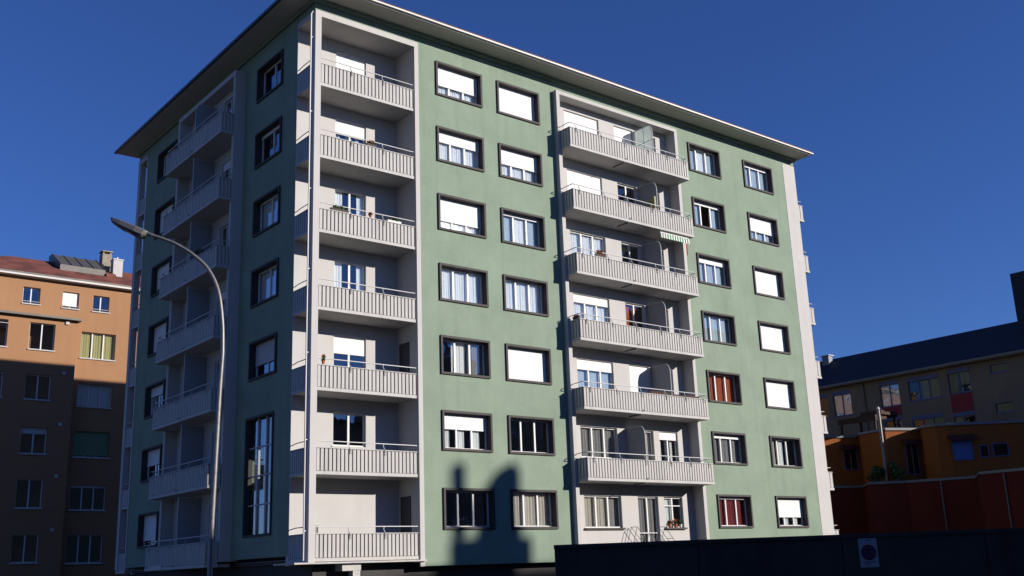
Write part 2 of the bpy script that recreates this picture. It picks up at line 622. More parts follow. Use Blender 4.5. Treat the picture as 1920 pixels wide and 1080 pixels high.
def hang(xf, a, b, z0, z1, w, kind, parent):
    """curtains behind a window"""
    if kind == 'sheer':
        curtain(xf, a, b, w, z0, z1, SHEER, parent)
    elif kind == 'blue':
        curtain(xf, a, b, w, z0, z1, BLUESHEER, parent, pleats=0.3, amp=0.012)
    elif kind == 'mixed':
        q = (b - a) / 3
        curtain(xf, a, a + q, w, z0, z1, BLUESHEER, parent, pleats=0.3, amp=0.012)
        curtain(xf, a + q, b - q, w, z0, z1, SHEER, parent, pleats=0.2, amp=0.012)
        curtain(xf, b - q, b, w, z0, z1, BLUESHEER, parent, pleats=0.3, amp=0.012)
    elif kind == 'sides':
        q = (b - a) * 0.3
        curtain(xf, a, a + q, w, z0, z1, SHEER, parent)
        curtain(xf, b - q * 0.7, b, w, z0, z1, SHEER, parent)
    elif kind == 'left':
        curtain(xf, a, a + (b - a) * 0.55, w, z0, z1, SHEER, parent)
    elif kind == 'speckle':
        curtain(xf, a + (b - a) * 0.62, b, w, z0, z1, GREYC, parent)
        curtain(xf, a + (b - a) * 0.3, a + (b - a) * 0.62, w - 0.05, z0, z1, SHEER, parent)
    elif kind in ('rust', 'maroon', 'beige', 'grey', 'yellow'):
        m = dict(rust=RUST, maroon=MAROON, beige=BEIGE, grey=GREYC, yellow=YELLOWC)[kind]
        l = dict(rust="rust red curtain", maroon="dark maroon curtain", beige="beige curtain", grey="grey curtain", yellow="pale yellow curtain")[kind]
        curtain(xf, a, b, w, z0, z1, m, parent, pleats=0.16, amp=0.03, label=l)
    elif kind == 'patch':
        q = (b - a) / 3
        curtain(xf, a + 0.02, a + q * 0.85, w, z0, z1, BEIGE, parent)
        curtain(xf, a + q * 1.05, a + q * 1.75, w, z0, z1, SHEER, parent)
    elif kind == 'cream':
        q = (b - a) / 3
        curtain(xf, a, a + q * 2.05, w, z0, z1, BEIGE, parent)
        curtain(xf, a + q * 2.05, b, w - 0.03, z0, z1, GREYC, parent, pleats=0.3)
    elif kind == 'short':
        q = (b - a) / 3
        for k in range(3):
            curtain(xf, a + q * k + 0.08, a + q * k + q * 0.6, w, z0, z0 + (z1 - z0) * 0.8, SHEER, parent)


def framed_window(xf, u0, u1, z0, z1, parent, shut=0.0, cur=None, lights=3, glass=GLASS, sash=SASH, shutm=SHUT, openlight=None, proud=0.07, label=None, tilt=0):
    """window in a dark surround standing proud of the green wall"""
    B = 0.085
    mb = MB(xf)
    mb.ring(u0, u1, -0.33, proud, z0, z1, B)
    win = mb.build("window", FRAME, parent)
    if label:
        win["label"] = label
    a, b, c, d = u0 + B, u1 - B, z0 + B, z1 - B
    wg = -0.245
    cells = sash_and_panes(xf, a + 0.002, b - 0.002, c + 0.002, d - 0.002, wg, lights, win, sash, glass,
                           skip=() if openlight is None else (openlight,))
    # inner stone ledge
    MB(xf).box(a + 0.01, b - 0.01, wg + 0.034, wg + 0.10, c + 0.001, c + 0.035).build("ledge", WHITE_OLD, win)
    if openlight is not None:
        # the open casement, swung into the room
        ca, cb = cells[openlight]
        m2 = MB(xf)
        m2.box(ca + 0.01, ca + 0.05, wg - 0.03 - (cb - ca), wg - 0.035, c + 0.06, d - 0.06)
        m2.build("open_casement", sash, win)
    if shut > 0:
        H = d - c
        zb = d - H * shut
        m2 = MB(xf)
        m2.box(a + 0.004, b - 0.004, wg + 0.036, wg + 0.06, zb, d - 0.002)
        sh = m2.build("roller_shutter", shutm, win)
        if shut < 0.97:
            MB(xf).box(a + 0.006, b - 0.006, wg + 0.034, wg + 0.064, zb - 0.03, zb - 0.001).build("shutter_bar", shutm, win)
    if cur and openlight is not None:
        for k, (ca, cb) in enumerate(cells):
            if k != openlight:
                hang(xf, ca + 0.01, cb - 0.01, c + 0.03, d - 0.03, wg - 0.07, cur, win)
    elif cur:
        hang(xf, a + 0.03, b - 0.03, c + 0.01, d - 0.01, wg - 0.07, cur, win)
    return win


def plain_window(xf, u0, u1, z0, z1, w_face, parent, shut=0.0, cur=None, lights=2, glass=GLASS, sash=SASH, shutm=SHUT, sill=True, sillm=None, rec=0.10, name="window", trans=(), skip=(), label=None, sill_out=0.06):
    """window set straight into a wall opening, with a sill"""
    mb = MB(xf)
    sm = sillm or WHITE_OLD
    if sill:
        mb.box(u0 - 0.06, u1 + 0.06, w_face - rec - 0.05, w_face + sill_out, z0 - 0.07, z0 + 0.002)
    else:
        mb.box(u0 + 0.003, u1 - 0.003, w_face - rec - 0.05, w_face - rec + 0.02, z0 - 0.03, z0 + 0.012)
    win = mb.build(name, sm, parent)
    if label:
        win["label"] = label
    wg = w_face - rec
    sash_and_panes(xf, u0 + 0.002, u1 - 0.002, z0 + 0.004, z1 - 0.002, wg, lights, win, sash, glass, trans=trans, skip=skip)
    if shut > 0:
        zb = z1 - (z1 - z0) * shut
        MB(xf).box(u0 + 0.004, u1 - 0.004, wg + 0.036, wg + 0.058, zb, z1 - 0.003).build("roller_shutter", shutm, win)
    if cur:
        hang(xf, u0 + 0.05, u1 - 0.05, z0 + 0.03, z1 - 0.03, wg - 0.09, cur, win)
    return win


def ribs_u(mb, u0, u1, w0, w1, z0, z1, pitch=0.157, gap=0.05):
    n = max(1, round((u1 - u0) / pitch))
    p = (u1 - u0) / n
    for k in range(n):
        mb.box(u0 + k * p + gap / 2, u0 + (k + 1) * p - gap / 2, w0, w1, z0, z1)


def ribs_w(mb, w0, w1, u0, u1, z0, z1, pitch=0.157, gap=0.05):
    n = max(1, round((w1 - w0) / pitch))
    p = (w1 - w0) / n
    for k in range(n):
        mb.box(u0, u1, w0 + k * p + gap / 2, w0 + (k + 1) * p - gap / 2, z0, z1)


def bracket(mb, u, wf, zb):
    """bent rail holder with the curl below the parapet cap"""
    mb.tube([(u, wf + 0.012, zb + 0.74), (u + 0.03, wf + 0.05, zb + 0.78), (u + 0.035, wf + 0.05, zb + 0.84), (u + 0.005, wf + 0.03, zb + 0.90),
             (u - 0.02, wf - 0.005, zb + 0.98), (u - 0.03, wf - 0.03, zb + 1.06), (u, wf - 0.03, zb + 1.13)], 0.015, 6)
    mb.tube([(u + 0.06, wf + 0.035, zb + 0.86), (u + 0.03, wf + 0.055, zb + 0.79), (u + 0.06, wf + 0.04, zb + 0.73)], 0.014, 6)


FLOORS = range(1, 8)


def sb(n):
    return 1.02 + 2.85 * (n - 1)


# ------------------------------------------------------------------ ground and street
def structure(mb, name, m):
    o = mb.build(name, m)
    o["kind"] = "structure"
    return o


GZ = -1.15
structure(MB().box(-420, 420, -420, 420, GZ - 0.6, GZ), "ground", GROUND)
structure(MB().box(-400, 400, -40.5, -24.0, GZ - 0.1, GZ + 0.012), "road", ASPHALT)
mk = MB()
for k in range(-14, 15):
    mk.box(k * 6.0, k * 6.0 + 3.0, -32.4, -32.28, GZ, GZ + 0.016)
structure(mk, "road_marking", LINE)
structure(MB().box(-400, 400, -43.6, -40.5, GZ - 0.1, GZ + 0.13), "far_pavement", PAVING)
structure(MB().box(-400, 400, -24.0, -21.6, GZ - 0.1, GZ + 0.13), "pavement", PAVING)

# ------------------------------------------------------------------ the green apartment building
XE, YE = 29.05, 18.40
ZT = 21.60
FR = lambda u, w, z: (u, -w, z)
FL = lambda u, w, z: (-w, u, z)
FE = lambda u, w, z: (XE + w, u, z)
FB = lambda u, w, z: (u, YE + w, z)
BLD = thing("apartment_building", "seven storey green apartment building with white loggias and ribbed white balconies", "apartment building", (14.5, 9.2, GZ))

COLS = {'A': (5.434, 7.767), 'B': (8.568, 10.896), 'C': (20.467, 22.813), 'D': (24.644, 26.999)}
WZ0, WZH = 1.01, 1.492
holesR = []
for c, (a, b) in COLS.items():
    for n in FLOORS:
        z = sb(n) + WZ0
        holesR.append((a + 0.02, b - 0.02, z + 0.02, z + WZH - 0.02))
R_BOT = 0.78
wall_sheet(MB(FR), 4.58, 11.84, R_BOT, ZT, -0.36, 0.0, [h for h in holesR if h[0] < 11]).build("wall", G_STUCCO, BLD)
wall_sheet(MB(FR), 19.40, 28.06, R_BOT, ZT, -0.36, 0.0, [h for h in holesR if h[0] > 19]).build("wall", G_STUCCO, BLD)
MB(FR).box(11.84, 19.40, -0.26, 0.0, 20.96, ZT).build("wall", G_STUCCO, BLD)
MB(FR).box(0.0, 4.58, -0.26, 0.0, 21.16, ZT).build("wall", G_STUCCO, BLD)
# left face
E_Y, G_Y = (2.554, 4.798), (13.35, 15.64)
holesL = []
for n in FLOORS:
    z = sb(n) + WZ0
    if n >= 3:
        holesL.append((E_Y[0] + 0.02, E_Y[1] - 0.02, z + 0.02, z + WZH - 0.02))
    holesL.append((G_Y[0] + 0.02, G_Y[1] - 0.02, z + 0.02, z + WZH - 0.02))
holesL.append((2.69, 4.93, 2.02, 6.33))
L_BOT = 1.25
wall_sheet(MB(FL), 1.40, 6.05, L_BOT, ZT, -0.36, 0.0, [h for h in holesL if h[0] < 6]).build("wall", G_STUCCO, BLD)
wall_sheet(MB(FL), 11.95, 17.2, L_BOT, ZT, -0.36, 0.0, [h for h in holesL if h[0] > 11]).build("wall", G_STUCCO, BLD)
MB(FL).box(6.05, 11.95, -0.26, 0.0, 21.0, ZT).build("wall", G_STUCCO, BLD)
MB(FL).box(0.26, 1.37, -0.24, 0.0, 21.16, ZT).build("wall", G_STUCCO, BLD)
MB(FL).box(17.2, 18.38, -0.24, 0.0, 21.16, ZT).build("wall", G_STUCCO, BLD)
# right end face and rear face
holesE = []
for n in FLOORS:
    z = sb(n) + WZ0
    for y0 in (7.5, 12.5):
        holesE.append((y0 + 0.02, y0 + 2.28, z + 0.02, z + WZH - 0.02))
wall_sheet(MB(FE), 0.0, YE, R_BOT, ZT, -0.36, 0.0, holesE).build("end_wall", G_STUCCO, BLD)
MB(FB).box(4.4, 28.79, -0.26, 0.0, R_BOT, ZT).build("rear_wall", G_STUCCO, BLD)
# white corner pier at the right end
MB(FR).box(28.06, 29.06, -0.2, 0.012, R_BOT - 0.02, 21.18).build("corner_pier", WHITE, BLD)
MB(FR).box(28.06, 28.8, -0.26, 0.0, 21.18, ZT).build("wall", G_STUCCO, BLD)
# recessed dark base
MB().box(0.45, XE - 0.3, 0.5, YE - 0.4, GZ - 0.2, R_BOT + 0.25).build("basement", PLINTH, BLD)
MB().box(0.27, 28.7, 1.7, 17.1, R_BOT + 0.26, R_BOT + 0.32).build("base_slab", PLINTH, BLD)
# interior core and floors (what shows behind the panes)
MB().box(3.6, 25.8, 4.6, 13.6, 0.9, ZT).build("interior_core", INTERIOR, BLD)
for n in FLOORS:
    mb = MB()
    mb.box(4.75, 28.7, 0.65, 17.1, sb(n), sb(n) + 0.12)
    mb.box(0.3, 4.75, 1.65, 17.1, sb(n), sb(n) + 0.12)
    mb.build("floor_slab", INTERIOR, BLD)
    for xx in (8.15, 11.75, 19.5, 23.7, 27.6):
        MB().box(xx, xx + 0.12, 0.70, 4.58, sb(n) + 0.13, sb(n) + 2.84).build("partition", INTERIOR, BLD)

# cornice under the eaves, soffit, gutter and roof
OV = 0.98
MB(FR).box(-0.11, XE + 0.11, 0.002, 0.11, 21.44, ZT + 0.01).build("cornice", G_STUCCO, BLD)
MB(FL).box(0.0, YE, 0.002, 0.11, 21.44, ZT + 0.01).build("cornice", G_STUCCO, BLD)
MB().box(-OV, 29.36, -OV, 18.97, ZT, ZT + 0.07).build("soffit", SOFFIT, BLD)
gt = MB()
gt.box(-OV - 0.10, 29.36 + 0.10, -OV - 0.10, -OV + 0.02, ZT + 0.045, ZT + 0.105)
gt.build("gutter", GUTTER_W, BLD)
gt = MB()
gt.box(-OV - 0.10, -OV + 0.0, -OV + 0.025, 19.07, ZT + 0.008, ZT + 0.12)
gt.build("gutter", METAL_D, BLD)  # same white gutter on the left eave, its shade put into the dark colour
rf = MB()
e0, e1, f0, f1 = -OV - 0.05, 29.41, -OV - 0.05, 19.02
ym = (f0 + f1) / 2
rv = [(e0, f0, ZT + 0.10), (e1, f0, ZT + 0.10), (e1, f1, ZT + 0.10), (e0, f1, ZT + 0.10),
      (e0, f0, ZT + 0.19), (e1, f0, ZT + 0.19), (e1, f1, ZT + 0.19), (e0, f1, ZT + 0.19),
      (e0 + 10, ym, ZT + 2.0), (e1 - 10, ym, ZT + 2.0)]
rf.add(rv, [(0, 3, 2, 1), (0, 1, 5, 4), (1, 2, 6, 5), (2, 3, 7, 6), (3, 0, 4, 7), (4, 5, 9, 8), (5, 6, 9), (6, 7, 8, 9), (7, 4, 8)])
ROOF = rf.build("roof", ROOF_TILE, BLD)

# --- windows on the sunny face:  (column, floor): shutter fraction, curtain, open light, glass
WIN = {
    ('A', 7): (0.62, 'sheer', None), ('A', 6): (0.34, 'sheer', None), ('A', 5): (0.70, 'sheer', None), ('A', 4): (0, 'sheer', None),
    ('A', 3): (0, 'speckle', None), ('A', 2): (0.42, 'short', None), ('A', 1): (0, None, None),
    ('B', 7): (1.0, None, None), ('B', 6): (0.52, 'sheer', None), ('B', 5): (0.08, 'mixed', None), ('B', 4): (0, 'sheer', None),
    ('B', 3): (1.0, None, None), ('B', 2): (0, None, None), ('B', 1): (0, 'beige', None),
    ('C', 7): (0, 'mixed', None), ('C', 6): (0.11, 'blue', 1), ('C', 5): (0.2, 'blue', None), ('C', 4): (0.05, 'blue', None),
    ('C', 3): (0, 'rust', None), ('C', 2): (0.12, 'grey', None), ('C', 1): (0.06, 'maroon', None),
    ('D', 7): (0.10, 'blue', None), ('D', 6): (0.58, 'blue', None), ('D', 5): (0.94, None, None), ('D', 4): (1.0, None, None),
    ('D', 3): (0.98, None, None), ('D', 2): (0, 'patch', None), ('D', 1): (0.66, 'short', None),
}
for (c, n), (sh, cu, op) in WIN.items():
    a, b = COLS[c]
    z = sb(n) + WZ0
    framed_window(FR, a, b, z, z + WZH, BLD, sh, cu, openlight=op)
# shaded left face
for n, sh, cu in ((7, 0, None), (6, 0.08, None), (5, 0, 'sheer'), (4, 0, 'sheer'), (3, 0.6, None)):
    z = sb(n) + WZ0
    framed_window(FL, E_Y[0], E_Y[1], z, z + WZH, BLD, sh, cu, lights=2, shutm=SHUT_GREY if n == 3 else SHUT)
for n, sh in ((7, 0), (6, 0.85), (5, 0.75), (4, 0.9), (3, 0.3), (2, 0.5), (1, 0.8)):
    z = sb(n) + WZ0
    framed_window(FL, G_Y[0], G_Y[1], z, z + WZH, BLD, sh, 'sides' if n in (3, 7) else None, lights=2)
for n in FLOORS:
    for y0 in (7.5, 12.5):
        z = sb(n) + WZ0
        framed_window(FE, y0, y0 + 2.3, z, z + WZH, BLD, random.choice((0, 0.3, 0.7)), None)
# tall stairwell window
st = MB(FL).ring(2.67, 4.95, -0.24, 0.05, 2.0, 6.35, 0.085).build("stairwell_window", FRAME, BLD)
stm = MB(FL)
ua, ub, za, zb_ = 2.757, 4.863, 2.087, 6.263
for k in (1, 2):
    uu = ua + (ub - ua) * k / 3
    stm.box(uu - 0.05, uu + 0.05, -0.2, -0.1, za, zb_)
rows = [za + (zb_ - za) * k / 4 for k in range(5)]
cols = [ua + (ub - ua) * k / 3 for k in range(4)]
for k in (1, 2, 3):
    for q in range(3):
        stm.box(cols[q] + (0.05 if q else 0), cols[q + 1] - (0.05 if q < 2 else 0), -0.19, -0.11, rows[k] - 0.025, rows[k] + 0.025)
stm.build("grille", SASH_GREY, st)
for q in range(3):
    for k in range(4):
        MB(FL).box(cols[q] + 0.045, cols[q + 1] - 0.045, -0.156, -0.148, rows[k] + 0.02, rows[k + 1] - 0.02).build("pane", GLASS, st)
for q, wd in ((0, 0.34), (1, 0.26), (2, 0.30)):
    curtain(FL, cols[q] + 0.18, cols[q] + 0.18 + wd, -0.24, za + 0.02, zb_ - 0.02, BEIGE, st)

# --- corner loggia on the sunny face
LD = 1.37
lf = MB(FR)
lf.box(0.0, 0.25, -0.30, 0.03, 0.99, 20.93)
lf.build("corner_post", WHITE, BLD)
lf = MB(FR)
lf.box(4.41, 4.60, -0.05, 0.028, 0.77, 20.93)
lf.build("loggia_jamb", WHITE, BLD)
lf = MB(FR)
lf.box(0.0, 4.60, -0.30, 0.031, 20.93, 21.155)
lf.build("loggia_lintel", WHITE, BLD)
MB(FL).box(0.31, 1.37, -0.24, 0.02, 20.93, 21.155).build("loggia_lintel", WHITE, BLD)
MB().box(0.255, 4.405, 0.305, LD, 20.95, 21.12).build("loggia_ceiling", WHITE, BLD)
MB().box(4.412, 4.56, 0.055, LD + 0.2, 0.9, 21.1).build("loggia_side_wall", WHITE, BLD)
bw = []
CW = (1.66, 3.02)
for n in FLOORS:
    if n > 1:
        bw.append((CW[0], CW[1], sb(n) + 1.16, sb(n) + 2.37))
wall_sheet(MB(FR), 0.004, 4.41, 0.92, 21.1, -LD - 0.2, -LD, bw).build("loggia_back_wall", WHITE, BLD)
SHC = {7: (0.95, None), 6: (0.48, 'short'), 5: (0.04, 'sides'), 4: (0.06, 'sides'), 3: (0.56, None), 2: (0, None)}
for n in range(2, 8):
    s, cu = SHC[n]
    plain_window(FR, CW[0], CW[1], sb(n) + 1.16, sb(n) + 2.37, -LD, BLD, s, cu, 2, rec=0.12, sill_out=0.03)
for n in (1, 3):
    dz = sb(n) + 0.13
    dr = MB().box(4.38, 4.4105, 0.55, 1.2, dz, dz + 2.1).build("loggia_door", METAL_D, BLD)
    MB().box(4.355, 4.379, 0.62, 0.66, dz + 1.0, dz + 1.05).build("handle", METAL_W, dr)


def parapet_balcony(xf, u0, u1, wb, wf, z, parent, sides=(), rail_back=True, brk=None, slabm=PANEL, ext=()):
    """slab with a ribbed parapet, cap, tube rail and bent rail holders"""
    sl = MB(xf).box(u0, u1, wb, wf, z, z + 0.115).build("balcony", slabm, parent)
    pa = MB(xf)
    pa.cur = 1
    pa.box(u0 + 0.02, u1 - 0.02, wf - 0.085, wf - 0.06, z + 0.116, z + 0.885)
    pa.cur = 0
    ribs_u(pa, u0 + 0.005, u1 - 0.005, wf - 0.0595, wf - 0.006, z + 0.128, z + 0.872)
    for s in sides:
        uu = u0 if s < 0 else u1
        pa.cur = 0
        if s < 0:
            pa.box(uu + 0.06, uu + 0.085, wb + 0.01, wf - 0.087, z + 0.116, z + 0.885)
            ribs_w(pa, wb + 0.01, wf - 0.065, uu + 0.006, uu + 0.0595, z + 0.128, z + 0.872)
        else:
            pa.box(uu - 0.085, uu - 0.06, wb + 0.01, wf - 0.087, z + 0.116, z + 0.885)
            ribs_w(pa, wb + 0.01, wf - 0.065, uu - 0.0595, uu - 0.006, z + 0.128, z + 0.872)
    pa.build("parapet", [PANEL, PANEL_BACK], sl)
    cp = MB(xf)
    cp.box(u0 + 0.0, u1 - 0.0, wf - 0.10, wf + 0.008, z + 0.886, z + 0.915)
    for s in sides:
        uu = u0 if s < 0 else u1
        cp.box(min(uu, uu - s * 0.10), max(uu, uu - s * 0.10), wb + 0.005, wf - 0.101, z + 0.886, z + 0.915)
    cp.build("parapet_cap", WHITE, sl)
    zr = z + 1.13
    wr = wf - 0.03
    pts = []
    if -1 in sides and rail_back:
        pts += [(u0 + 0.03, wb + 0.02, zr - 0.02), (u0 + 0.03, wr - 0.1, zr), (u0 + 0.06, wr - 0.03, zr)]
    else:
        pts += [(u0 + 0.0, wr, zr)]
    pts += [(u0 + 0.14, wr, zr), (u1 - 0.14, wr, zr)]
    if 1 in sides and rail_back:
        pts += [(u1 - 0.06, wr - 0.03, zr), (u1 - 0.03, wr - 0.1, zr), (u1 - 0.03, wb + 0.02, zr - 0.02)]
    else:
        pts += [(u1, wr, zr)]
    MB(xf).tube(pts, 0.019, 8).build("handrail", METAL_W, sl)
    for bu in (brk or []):
        mb = MB(xf)
        bracket(mb, bu, wf, z)
        mb.build("rail_bracket", METAL_W, sl)
    return sl


CORNER_SLABS = {}
for n in FLOORS:
    z = sb(n)
    sl = parapet_balcony(FR, 0.255, 4.34, -LD + 0.005, 0.005, z, BLD, brk=(1.55, 2.95), slabm=WHITE_OLD if n == 1 else PANEL)
    CORNER_SLABS[n] = sl
    # return parapet on the shaded side of the corner
    pa = MB(FL)
    pa.box(0.31, 1.365, -0.09, -0.06, z + 0.116, z + 0.885)
    ribs_u(pa, 0.31, 1.365, -0.0595, -0.006, z + 0.128, z + 0.872)
    pa.box(0.31, 1.368, -0.24, -0.002, z, z + 0.115)
    pa.build("side_parapet", PANEL, sl)
    MB(FL).box(0.305, 1.368, -0.10, 0.008, z + 0.886, z + 0.915).build("parapet_cap", WHITE, sl)
    MB(FL).tube([(0.30, -0.05, z + 1.13), (1.0, -0.05, z + 1.13), (1.37, -0.05, z + 1.09)], 0.017, 8).build("handrail", METAL_D, sl)
# white rainwater pipe on the corner
dp = MB()
dp.tube([(-0.15, 0.03, 1.06), (-0.15, 0.03, 20.95), (-0.08, 0.06, 21.1)], 0.027, 10)
for zc in range(2, 21, 3):
    dp.box(-0.15, 0.002, 0.05, 0.06, zc, zc + 0.03)
dp.build("rainwater_pipe", GUTTER_W, BLD)
# ledge and column under the lowest corner balcony
MB().box(-0.55, 4.6, -0.14, 1.36, 0.945, 1.0).build("corner_ledge", WHITE_OLD, BLD)
MB().box(1.30, 2.02, 0.02, 0.5, 0.70, 0.944).build("beam", WHITE_OLD, BLD)
MB().box(1.72, 2.0, 0.04, 0.32, GZ, 0.70).build("support_column", WHITE_OLD, BLD)
# dark vent on the ground floor back wall
vt = MB(FR).ring(0.55, 1.12, -LD, -LD + 0.03, 1.93, 2.28, 0.03).build("vent_hatch", SASH_GREY, BLD)
mb = MB(FR)
for k in range(5):
    mb.box(0.58, 1.09, -LD + 0.004, -LD + 0.012, 1.965 + k * 0.057, 1.965 + k * 0.057 + 0.04)
mb.build("vent_slats", METAL_D, vt)

# --- projecting middle loggia on the sunny face
MX0, MX1, MW = 11.74, 19.50, 0.24
MB(FR).box(MX0, MX0 + 0.19, -0.255, MW, 0.9, 20.80).build("block_jamb", WHITE, BLD)
MB(FR).box(MX1 - 0.19, MX1, -0.255, MW, 0.9, 20.80).build("block_jamb", WHITE, BLD)
MB(FR).box(MX0, MX1, -0.255, MW + 0.002, 20.80, 20.965).build("block_lintel", WHITE, BLD)
MI0, MI1 = MX0 + 0.19, MX1 - 0.19
MD = 0.36
MB(FR).box(MI0 - 0.04, MI0 + 0.002, -MD - 0.1, 0.0, 0.92, 20.9).build("loggia_side_wall", WHITE, BLD)
MB(FR).box(MI1 - 0.002, MI1 + 0.04, -MD - 0.1, 0.0, 0.92, 20.9).build("loggia_side_wall", WHITE, BLD)
MB(FR).box(MI0, MI1, -MD, 0.0, 20.82, 20.95).build("loggia_ceiling", WHITE, BLD)
hw = []
W1, W2, W3 = (12.70, 14.82), (15.80, 17.04), (17.40, 18.58)
for n in FLOORS:
    t = sb(n) + 2.37
    hw.append((W1[0], W1[1], sb(n) + 1.06, t))
    hw.append((W2[0], W2[1], sb(n) + 0.14, t))
    hw.append((W3[0], W3[1], sb(n) + (1.06 if n == 1 else 0.62), t))
wall_sheet(MB(FR), MI0 - 0.03, MI1 + 0.03, 0.92, 20.93, -MD - 0.2, -MD, hw).build("loggia_back_wall", WHITE, BLD)
S1 = {7: (1.0, None), 6: (0.97, None), 5: (0.0, 'sheer'), 4: (0.28, 'sheer'), 3: (0.34, 'blue'), 2: (0, 'grey'), 1: (0, 'cream')}
S2 = {7: (0.95, None), 6: (0, None), 5: (0, None), 4: (0, None), 3: (0.95, None), 2: (0, 'beige'), 1: (0, 'grey')}
S3 = {7: (0.0, None), 6: (0, None), 5: (0, None), 4: (0, None), 3: (0, None), 2: (0.2, 'short'), 1: (0, 'left')}
for n in FLOORS:
    t = sb(n) + 2.37
    s, cu = S1[n]
    plain_window(FR, W1[0], W1[1], sb(n) + 1.06, t, -MD, BLD, s, cu, 3, sillm=FRAME if n == 1 else None, rec=0.13, sill_out=0.10 if n == 1 else 0.03)
    s, cu = S2[n]
    w = plain_window(FR, W2[0], W2[1], sb(n) + 0.14, t, -MD, BLD, s, cu, 2, sill=False, rec=0.13, name="balcony_door", trans=(sb(n) + 0.85,))
    if n == 4:
        curtain(FR, W2[0] + 0.06, W2[0] + 0.5, -MD - 0.25, sb(n) + 0.2, t - 0.05, RUST, w)
        curtain(FR, W2[0] + 0.62, W2[1] - 0.05, -MD - 0.28, sb(n) + 0.2, t - 0.05, MAROON, w)
    s, cu = S3[n]
    plain_window(FR, W3[0], W3[1], sb(n) + (1.06 if n == 1 else 0.62), t, -MD, BLD, s, cu, 2, sillm=FRAME if n == 1 else None, rec=0.13, sill_out=0.12 if n == 1 else 0.03,
                 trans=(sb(n) + 2.0,) if n == 1 else ())


def divider(xf, u, wb, wf, z, parent, m, h=2.38, rod=None, square=False):
    """rounded glass screen between neighbouring balconies with a bent tube edge"""
    r = 0.42 if not square else 0.02
    poly = [(wb, z + 0.12), (wf, z + 0.12)]
    arc = []
    for k in range(9):
        a = math.pi / 2 * k / 8
        arc.append((wf - r * 0.62 + r * 0.62 * math.cos(a), z + h - r + r * math.sin(a)))
    poly += arc + [(wb, z + h)]
    p = MB(xf).prism(poly, 0, u - 0.008, u + 0.008).build("balcony_screen", m, parent)
    MB(xf).tube([(u, wf + 0.004, z + 0.12)] + [(u, a + 0.004, b + 0.004) for a, b in arc] + [(u, wb, z + h + 0.006)], 0.021, 8).build("screen_tube", METAL_W, p)
    if rod:
        zc = z + rod
        MB(xf).tube([(u - 0.015, wb, zc - 0.02), (u - 0.015, wf, zc)], 0.011, 6).build("screen_rail", METAL_D, p)
        MB(xf).tube([(u - 0.014, (wb + wf) / 2, z + 0.12), (u - 0.014, (wb + wf) / 2, z + h)], 0.009, 6).build("screen_bar", METAL_D, p)
    return p


BX0, BX1, BF = 11.87, 19.43, 0.85
MID = {}
for n in range(2, 8):
    z = sb(n)
    sl = parapet_balcony(FR, BX0, BX1, MW + 0.003, BF, z, BLD, sides=(-1, 1), brk=(12.25, 13.75, 15.2, 16.7, 17.95, 19.1))
    MID[n] = sl
    MB(FR).box(MI0 + 0.004, MI1 - 0.004, -MD + 0.003, MW + 0.002, z + 0.001, z + 0.112).build("loggia_floor", PANEL, sl)
    mb = MB(FR)
    mb.tube([(15.15, 0.10, z - 0.03), (15.15, BF - 0.02, z - 0.03)], 0.025, 8)
    mb.build("drain_pipe", METAL_D, sl)
    mb = MB(FR)
    mb.tube([(15.2, BF + 0.0, z + 0.10), (15.2, BF + 0.05, z + 0.16), (15.26, BF + 0.05, z + 0.17), (15.27, BF + 0.02, z + 0.12)], 0.012, 6)
    mb.build("drain_hook", METAL_D, sl)
    us = 15.35 if n == 2 else 17.20
    divider(FR, us, -MD + 0.004, BF - 0.11, z, BLD, FROST if n == 7 else SCREEN, rod=1.62 if n == 7 else None)
# dark wooden mat behind the third floor rail
MB(FR).box(15.9, 17.1, 0.70, 0.72, sb(3) + 0.2, sb(3) + 1.06).box(17.3, 19.0, 0.70, 0.72, sb(3) + 0.2, sb(3) + 1.02).build("wooden_mat", DARKWOOD, MID[3])
# yellowed plastic sheet behind the sixth floor rail, lit from behind
MB(FR).box(17.05, 17.16, 0.70, 0.715, sb(6) + 0.15, sb(6) + 1.62).box(17.16, 17.175, 0.05, 0.70, sb(6) + 0.15, sb(6) + 1.62).build("yellow_sheet", FROST_Y, BLD)
# small striped awning folded under the slab above the fifth balcony
AWN = MB(FR).tube([(17.22, 0.74, 15.17), (19.12, 0.74, 15.17)], 0.045, 10).build("awning", METAL_W, BLD)
k, p = 0, 0.0825
while 17.22 + (k + 1) * p <= 19.13:
    a = 17.22 + k * p
    mb = MB(FR)
    poly = [(a, 15.14), (a + p - 0.001, 15.14), (a + p - 0.001, 14.93), (a + p * 0.75, 14.895), (a + p * 0.25, 14.895), (a, 14.93)]
    mb.add([(q[0], 0.80 + 0.02 * (15.14 - q[1]) * 5, q[1]) for q in poly] + [(q[0], 0.795 + 0.02 * (15.14 - q[1]) * 5, q[1]) for q in poly],
           [(0, 1, 2, 3, 4, 5), (11, 10, 9, 8, 7, 6)] + [(i, (i + 1) % 6, 6 + (i + 1) % 6, 6 + i) for i in range(6)])
    mb.build("valance_stripe", AWN_G if k % 2 else AWN_W, AWN)
    k += 1
MB(FR).prism([(0.70, 15.20), (0.80, 15.14), (0.79, 15.12), (0.70, 15.16)], 0, 17.24, 19.1).build("awning_cloth", AWN_G, AWN)
MB(FR).box(18.92, 18.99, 0.76, 0.775, 14.35, 14.88).build("awning_strap", REDCLOTH, AWN)

